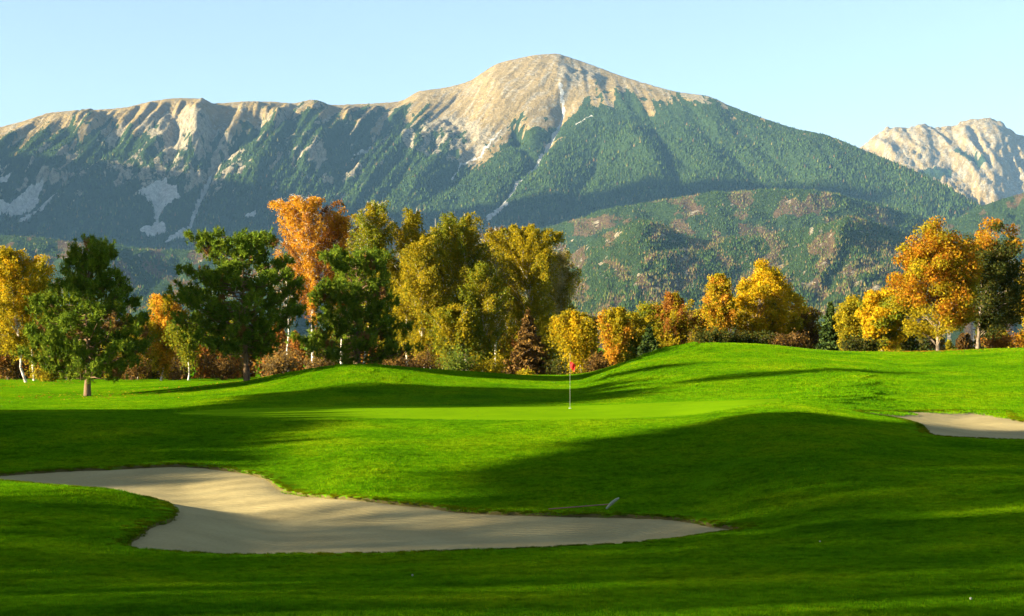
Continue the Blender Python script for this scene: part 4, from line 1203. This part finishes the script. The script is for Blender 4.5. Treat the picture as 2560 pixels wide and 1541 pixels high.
# ------------------------------------------------------------------ trees standing left of the frame, whose shade lies on the course
def shade_wood():
    g = rng(77); lb = Bag(); stem = Bag()
    T = []
    for y in np.arange(-30, 20.9, 1.5):                                  # tall row: shade over the near grass, uneven tops let streaks through
        T.append((-62 + g.normal(0, 1.0), y + g.normal(0, .3), (g.uniform(18.5, 25) if (y < -6 or 5 < y < 11) else g.uniform(23.5, 25.5)), g.uniform(.6, 1.6), g.uniform(1.7, 2.5), 3000))
    for y in np.arange(20.6, 33.2, 1.3):                                 # high crowns: light passes below them on to sand and bank
        T.append((-62 + g.normal(0, .4), y, g.uniform(24, 26), np.interp(y, [20.6, 26, 29.3, 30.7, 32.4], [15.6, 16.4, 17.2, 18.2, 19.4]), 1.5, 2000))
    for y in np.arange(28.4, 50, .9):                                    # even lower belt: its top edge ends on the bank
        T.append((-62 + g.normal(0, .4), y, np.interp(y, [28.4, 30, 42, 50], [14.0, 14.4, 15.5, 15.0]) * g.uniform(.985, 1.015), .3, 1.5, 2200))
    for y in np.arange(50, 56.6, 1.2):
        T.append((-62 + g.normal(0, .6), y, g.uniform(16.8, 18.3), .6, 1.9, 2600))
    for y in np.arange(57.4, 68.5, 1.3):                                 # bare stems below: the lawn on the left stays in the sun
        T.append((-62 + g.normal(0, .5), y, g.uniform(18.0, 19.4), 12.6 + .05 * (y - 57), 1.7, 1700))
    for y in np.arange(78.4, 86.2, 1.5):
        T.append((-62 + g.normal(0, .4), y, g.uniform(19.4, 20.2), 16.2, 1.7, 1300))
    T += [(-62, 62.6, 24, 19.8, 1.5, 700), (-62, 71.5, 21.5, 19.0, 1.3, 500)]
    for (x, y, H, hb, w, n) in T:
        z = float(course_z(np.array([x]), np.array([y]))[0])
        hz = np.linspace(0, 1, 4)
        tube(stem, np.stack([x + g.normal(0, .05, 4), y + g.normal(0, .05, 4), z - .1 + H * .92 * hz], 1), .12 * (1 - .85 * hz), 6)
        u = g.random(n); q = g.normal(size=(n, 2)); q /= np.linalg.norm(q, axis=1)[:, None]
        rr = w * np.interp(u, [0, .15, .5, .8, 1], [.5, .95, 1, .75, .12]) * g.random(n) ** .5
        lum = 1 + .45 * noise2(u * 6 + x, np.arctan2(q[:, 1], q[:, 0]) * 1.2 + y)
        c = np.stack([x + q[:, 0] * rr * lum, y + q[:, 1] * rr * lum, z + hb + (H - hb) * u], 1)
        leaves(lb, c[::2], .42, g, PAL[['green', 'olive', 'gold', 'moss'][g.integers(0, 4)]])
    nv = stem.n
    sf = np.concatenate(stem.f); sf = np.concatenate([sf[:, [0, 1, 2]], sf[:, [0, 2, 3]]])
    v = np.concatenate([np.concatenate(stem.v), np.concatenate(lb.v)]); f = np.concatenate([sf, np.concatenate(lb.f) + nv])
    col = np.concatenate([np.tile(np.array([.2, .15, .1]), (nv, 1)), np.concatenate(lb.c)])
    link('woods', make_mesh('woods', v, f, M['leaf'], smooth=False, attrs={'tint': col}), kind='stuff', label='wood beside the course whose shade falls across the grass')
shade_wood()

# ------------------------------------------------------------------ flagstick, rake, balls
M['white'] = m_plain('white_paint', (0.30, 0.30, 0.22)); M['red'] = m_plain('red_flag_cloth', (0.62, 0.03, 0.025), .8, .1)
M['rakewood'] = m_plain('rake_handle_paint', (0.22, 0.10, 0.08)); M['rakehead'] = m_plain('rake_head_plastic', (0.25, 0.27, 0.17)); M['cup'] = m_plain('cup_liner', (0.7, 0.7, 0.68))

fp = hit(1425, 1022); fp[2] = float(course_z(fp[:1], fp[1:2])[0])
fr = root('flagstick', 'golf flagstick with a small red flag standing in the green', 'flagstick', fp)
b = Bag(); tube(b, np.array([[0, 0, -.1], [0, 0, 1.0], [0, 0, 2.24]]), np.array([.005, .0045, .004]), 8); tube(b, np.array([[0, 0, 2.235], [0, 0, 2.262]]), np.array([.011, .008]), 8)
link('pole', b.mesh('pole', M['white']), fr)
gx_, gz_ = np.meshgrid(np.linspace(0, 1, 15), np.linspace(0, 1, 13))
wx = gx_ * (.24 - .10 * gz_) - .015 * np.sin(gz_ * 5) ; wz = 1.93 - .27 * gz_ - .16 * gx_ ** 1.3
wy = .05 * np.sin(gx_ * 9 + gz_ * 2) * gx_
v = np.stack([wx + .01, wy, wz], -1).reshape(-1, 3)
fl = make_mesh('flag', v, grid_faces(13, 15), M['red']); fo = link('flag', fl, fr)
so = fo.modifiers.new('thickness', 'SOLIDIFY'); so.thickness = .004
b = Bag(); k = np.linspace(0, 2 * np.pi, 25)
tube(b, np.stack([.054 * np.cos(k), .054 * np.sin(k), 0 * k + .015], 1), np.full(25, .006), 5)
link('cup_rim', b.mesh('cup_rim', M['cup']), fr)

rp = hit(1532, 1276); rp[2] = float(course_z(rp[:1], rp[1:2])[0])
rr_ = root('bunker_rake', 'bunker rake with pale head lying on the grass above the large bunker', 'rake', rp)
dpx = rp[1] / F
b = Bag(); e0 = np.array([-.16, -.05, .03]); e1 = np.array([.15, .10, .27])
s = np.linspace(0, 1, 5)[:, None]; bar = e0 + (e1 - e0) * s; bar[:, 2] += .03 * np.sin(s[:, 0] * 3.14)
tube(b, bar, np.array([.022, .03, .034, .03, .02]), 8)
link('head', b.mesh('head', M['rakehead']), rr_)
for q in np.linspace(.04, .96, 11):
    t_ = Bag(); o0 = e0 + (e1 - e0) * q
    tube(t_, np.stack([o0, o0 + np.array([.015, -.08, -.015])]), np.array([.009, .004]), 5)
    link('tine', t_.mesh('tine', M['rakehead']), rr_)
b = Bag(); hx_ = np.linspace(0, -1.52, 7); xs = rp[0] + hx_; ys = np.full(7, rp[1]) + .02 * hx_
hz_ = np.maximum(course_z(xs, ys) - rp[2] + .03, .12 * (1 + hx_ / 1.52) + .02); 
tube(b, np.stack([hx_, .02 * hx_, hz_], 1), np.full(7, .014), 7)
link('handle', b.mesh('handle', M['rakewood']), rr_)

def ball(px, py, label):
    p = hit(px, py); p[2] = float(course_z(p[:1], p[1:2])[0])
    bm_v = []; n1, n2 = 9, 14
    for i in range(n1):
        a = math.pi * i / (n1 - 1)
        for j in range(n2):
            t_ = 2 * math.pi * j / n2; rd = .016 * (1 + .015 * ((i + j) % 2))
            bm_v.append((rd * math.sin(a) * math.cos(t_), rd * math.sin(a) * math.sin(t_), .045 + rd * math.cos(a)))
    fs = [(i * n2 + j, i * n2 + (j + 1) % n2, (i + 1) * n2 + (j + 1) % n2, (i + 1) * n2 + j) for i in range(n1 - 1) for j in range(n2)]
    o = link('golf_ball', make_mesh('golf_ball', np.array(bm_v), np.array(fs), M['white']), label=label, category='ball', group='balls on the shaded grass')
    o.location = p
ball(1031, 1447, 'white ball on the dark grass below the middle of the large bunker')
ball(2050, 1361, 'white ball on the striped grass right of the large bunker tip')
ball(2427, 1507, 'white ball in the sunlit grass of the lower right corner')

def fallen_leaves():
    g = rng(61); n = 2600
    cx_ = np.array([(218, 92), (617, 97), (893, 103), (2345, 112), (2444, 119), (780, 112), (1060, 118), (1320, 120), (1500, 118), (60, 122)], float)
    k = g.integers(0, len(cx_), n); k = np.where(g.random(n) < .35, 3, k)
    d = cx_[k, 1] + g.normal(0, 3.2, n); x = (cx_[k, 0] - 1280) / F * cx_[k, 1] + g.normal(0, 3.0, n)
    z = course_z(x, d) + .035
    b = Bag(); leaves(b, np.stack([x, d, z], 1), .11, g, PAL['gold'] + PAL['rust'] + PAL['maple'], np.tile(np.array([0, 0, 1.0]), (n, 1)), 1.6)
    link('fallen_leaves', b.mesh('fallen_leaves', M['leaf'], smooth=False), kind='stuff', label='fallen autumn leaves strewn on the grass under the trees')
fallen_leaves()

# ------------------------------------------------------------------ real grass blades over the course
def m_blade():
    m, nt = mat('grass_blades')
    out = nd(nt, 'ShaderNodeOutputMaterial')
    geo = nd(nt, 'ShaderNodeNewGeometry')
    n1 = noise_node(nt, 0.25, 4, 0.6, geo.outputs['Position']); n2 = noise_node(nt, 2.2, 4, 0.65, geo.outputs['Position'])
    c1 = ramp(nt, [(0.28, (0.048, 0.155, 0.0025)), (0.48, (0.088, 0.222, 0.002)), (0.68, (0.15, 0.265, 0.003))], n1.outputs[0])
    c2 = ramp(nt, [(0.3, (0.40, 0.45, 0.4)), (0.5, (0.95, 0.95, 0.9)), (0.75, (1.3, 1.15, 1.0))], n2.outputs[0])
    a = nd(nt, 'ShaderNodeAttribute', attribute_name='tint')
    n3 = noise_node(nt, 8.0, 3, 0.7, geo.outputs['Position'])
    c3 = ramp(nt, [(0.34, (0.42, 0.5, 0.5)), (0.5, (1.0, 1.0, 1.0)), (0.66, (1.55, 1.35, 1.1))], n3.outputs[0])
    x = mixrgb(nt, 'MULTIPLY', 0.8, c1.outputs[0], c2.outputs[0]); x = mixrgb(nt, 'MULTIPLY', 0.75, x, c3.outputs[0]); x = mixrgb(nt, 'MULTIPLY', 1.0, x, a.outputs['Color'])
    d = nd(nt, 'ShaderNodeBsdfDiffuse'); t = nd(nt, 'ShaderNodeBsdfTranslucent'); mx = nd(nt, 'ShaderNodeMixShader'); mx.inputs[0].default_value = .45
    for s_ in (d, t):
        nt.links.new(x, s_.inputs[0])
    nt.links.new(d.outputs[0], mx.inputs[1]); nt.links.new(t.outputs[0], mx.inputs[2]); nt.links.new(mx.outputs[0], out.inputs[0])
    return m
M['blade'] = m_blade()

def patch(name, rad, n, hgt, wid, seed, hue=(1, 1, 1)):
    g = rng(seed); rr = rad * np.sqrt(g.random(n)); th = g.random(n) * 6.283
    c = np.stack([rr * np.cos(th), rr * np.sin(th), np.full(n, -.01)], 1)
    az = g.random(n) * 6.283; h = hgt * g.uniform(.55, 1.2, n); w = wid * g.uniform(.7, 1.3, n)
    sd_ = np.stack([np.cos(az), np.sin(az), 0 * az], 1) * w[:, None]
    tip = c + np.stack([g.normal(0, .35, n) * h, g.normal(0, .35, n) * h, h], 1)
    v = np.stack([c - sd_, c + sd_, tip], 1).reshape(-1, 3)
    col = np.stack([g.uniform(.75, 1.3, n), g.uniform(.8, 1.2, n), g.uniform(.7, 1.2, n)], 1)
    dry = g.random(n) < .03; col[dry] *= np.array([2.0, 1.2, 3])
    col *= np.array(hue)
    me = make_mesh(name, v, np.arange(n * 3).reshape(n, 3), M['blade'], smooth=False, attrs={'tint': np.repeat(col, 3, 0)})
    return bpy.data.objects.new(name, me)

def scatter(name, label, x, y, src, scale, seed):
    g = rng(seed); n = len(x); e = .3
    z = course_z(x, y)
    nx = -(base_z(x + e, y) - base_z(x - e, y)) / (2 * e); ny = -(base_z(x, y + e) - base_z(x, y - e)) / (2 * e)
    nl = np.sqrt(nx * nx + ny * ny + 1); nx, ny, nz_ = nx / nl, ny / nl, 1 / nl
    sp = g.random(n) * 6.283
    px_ = np.cos(sp) * nx + np.sin(sp) * ny; py_ = -np.sin(sp) * nx + np.cos(sp) * ny
    rot = np.stack([-np.arcsin(np.clip(py_, -1, 1)), np.arctan2(px_, nz_), sp], 1).astype(np.float32)
    me = bpy.data.meshes.new(name); me.vertices.add(n)
    me.vertices.foreach_set('co', np.stack([x, y, z], 1).astype(np.float32).ravel())
    a = me.attributes.new('spin', 'FLOAT_VECTOR', 'POINT'); a.data.foreach_set('vector', rot.ravel())
    a = me.attributes.new('size', 'FLOAT', 'POINT'); a.data.foreach_set('value', (scale * g.uniform(.85, 1.15, n)).astype(np.float32))
    o = link(name, me, kind='stuff', label=label)
    nt = bpy.data.node_groups.new(name, 'GeometryNodeTree')
    nt.interface.new_socket('Geometry', in_out='INPUT', socket_type='NodeSocketGeometry'); nt.interface.new_socket('Geometry', in_out='OUTPUT', socket_type='NodeSocketGeometry')
    gi = nt.nodes.new('NodeGroupInput'); go = nt.nodes.new('NodeGroupOutput'); ip = nt.nodes.new('GeometryNodeInstanceOnPoints')
    oi = nt.nodes.new('GeometryNodeObjectInfo'); oi.inputs['Object'].default_value = src; oi.inputs['As Instance'].default_value = True
    ar = nt.nodes.new('GeometryNodeInputNamedAttribute'); ar.data_type = 'FLOAT_VECTOR'; ar.inputs['Name'].default_value = 'spin'
    er = nt.nodes.new('FunctionNodeEulerToRotation')
    az = nt.nodes.new('GeometryNodeInputNamedAttribute'); az.data_type = 'FLOAT'; az.inputs['Name'].default_value = 'size'
    L = nt.links.new
    L(gi.outputs[0], ip.inputs['Points']); L(oi.outputs['Geometry'], ip.inputs['Instance'])
    L(ar.outputs['Attribute'], er.inputs[0]); L(er.outputs[0], ip.inputs['Rotation']); L(az.outputs['Attribute'], ip.inputs['Scale'])
    L(ip.outputs[0], go.inputs[0])
    md = o.modifiers.new('scatter', 'NODES'); md.node_group = nt
    return o

def lawn_points(d0, d1, n, seed, margin):
    g = rng(seed); d = np.sqrt(g.uniform(d0 * d0, d1 * d1, n)); x = g.uniform(-.36, .36, n) * d
    ok = bunker_sd(x, d) < -margin
    ok &= poly_sd(GREEN, x, d) < -margin * .3
    return x[ok], d[ok]
x, y = lawn_points(14, 34, 3600, 91, .36); scatter('grass', 'mown rough grass blades nearest the camera', x, y, patch('grass_patch', .42, 950, .038, .0045, 1), 1.0, 2)
x, y = lawn_points(34, 62, 3600, 92, .6); scatter('grass', 'grass blades on the bank around the bunkers and green', x, y, patch('grass_patch', .75, 1500, .042, .008, 3), 1.0, 4)
x, y = lawn_points(62, 135, 4200, 93, .3); scatter('grass', 'grass blades on the far mounds', x, y, patch('grass_patch', 1.7, 2600, .05, .018, 5), 1.0, 6)
# tufts hanging over the bunker edges
ex, ey = [], []
g = rng(95)
for B in (B1, B2):
    for i in range(len(B)):
        a_, b_ = B[i], B[(i + 1) % len(B)]; ln = np.hypot(*(b_ - a_)); m = int(ln * 34)
        t_ = g.random(m); nrm = np.array([b_[1] - a_[1], a_[0] - b_[0]]) / (ln + 1e-9)
        ex.append(a_[0] + (b_[0] - a_[0]) * t_ + nrm[0] * g.normal(0, .22, m)); ey.append(a_[1] + (b_[1] - a_[1]) * t_ + nrm[1] * g.normal(0, .22, m))
ex = np.concatenate(ex); ey = np.concatenate(ey); sd_ = bunker_sd(ex, ey); ok = (sd_ < .015) & (sd_ > -.6); ex, ey = ex[ok], ey[ok]
scatter('grass', 'longer grass fringe along the bunker edges', ex, ey, patch('grass_tuft', .09, 75, .038, .005, 7, (.85, .52, .9)), 1.0, 8)
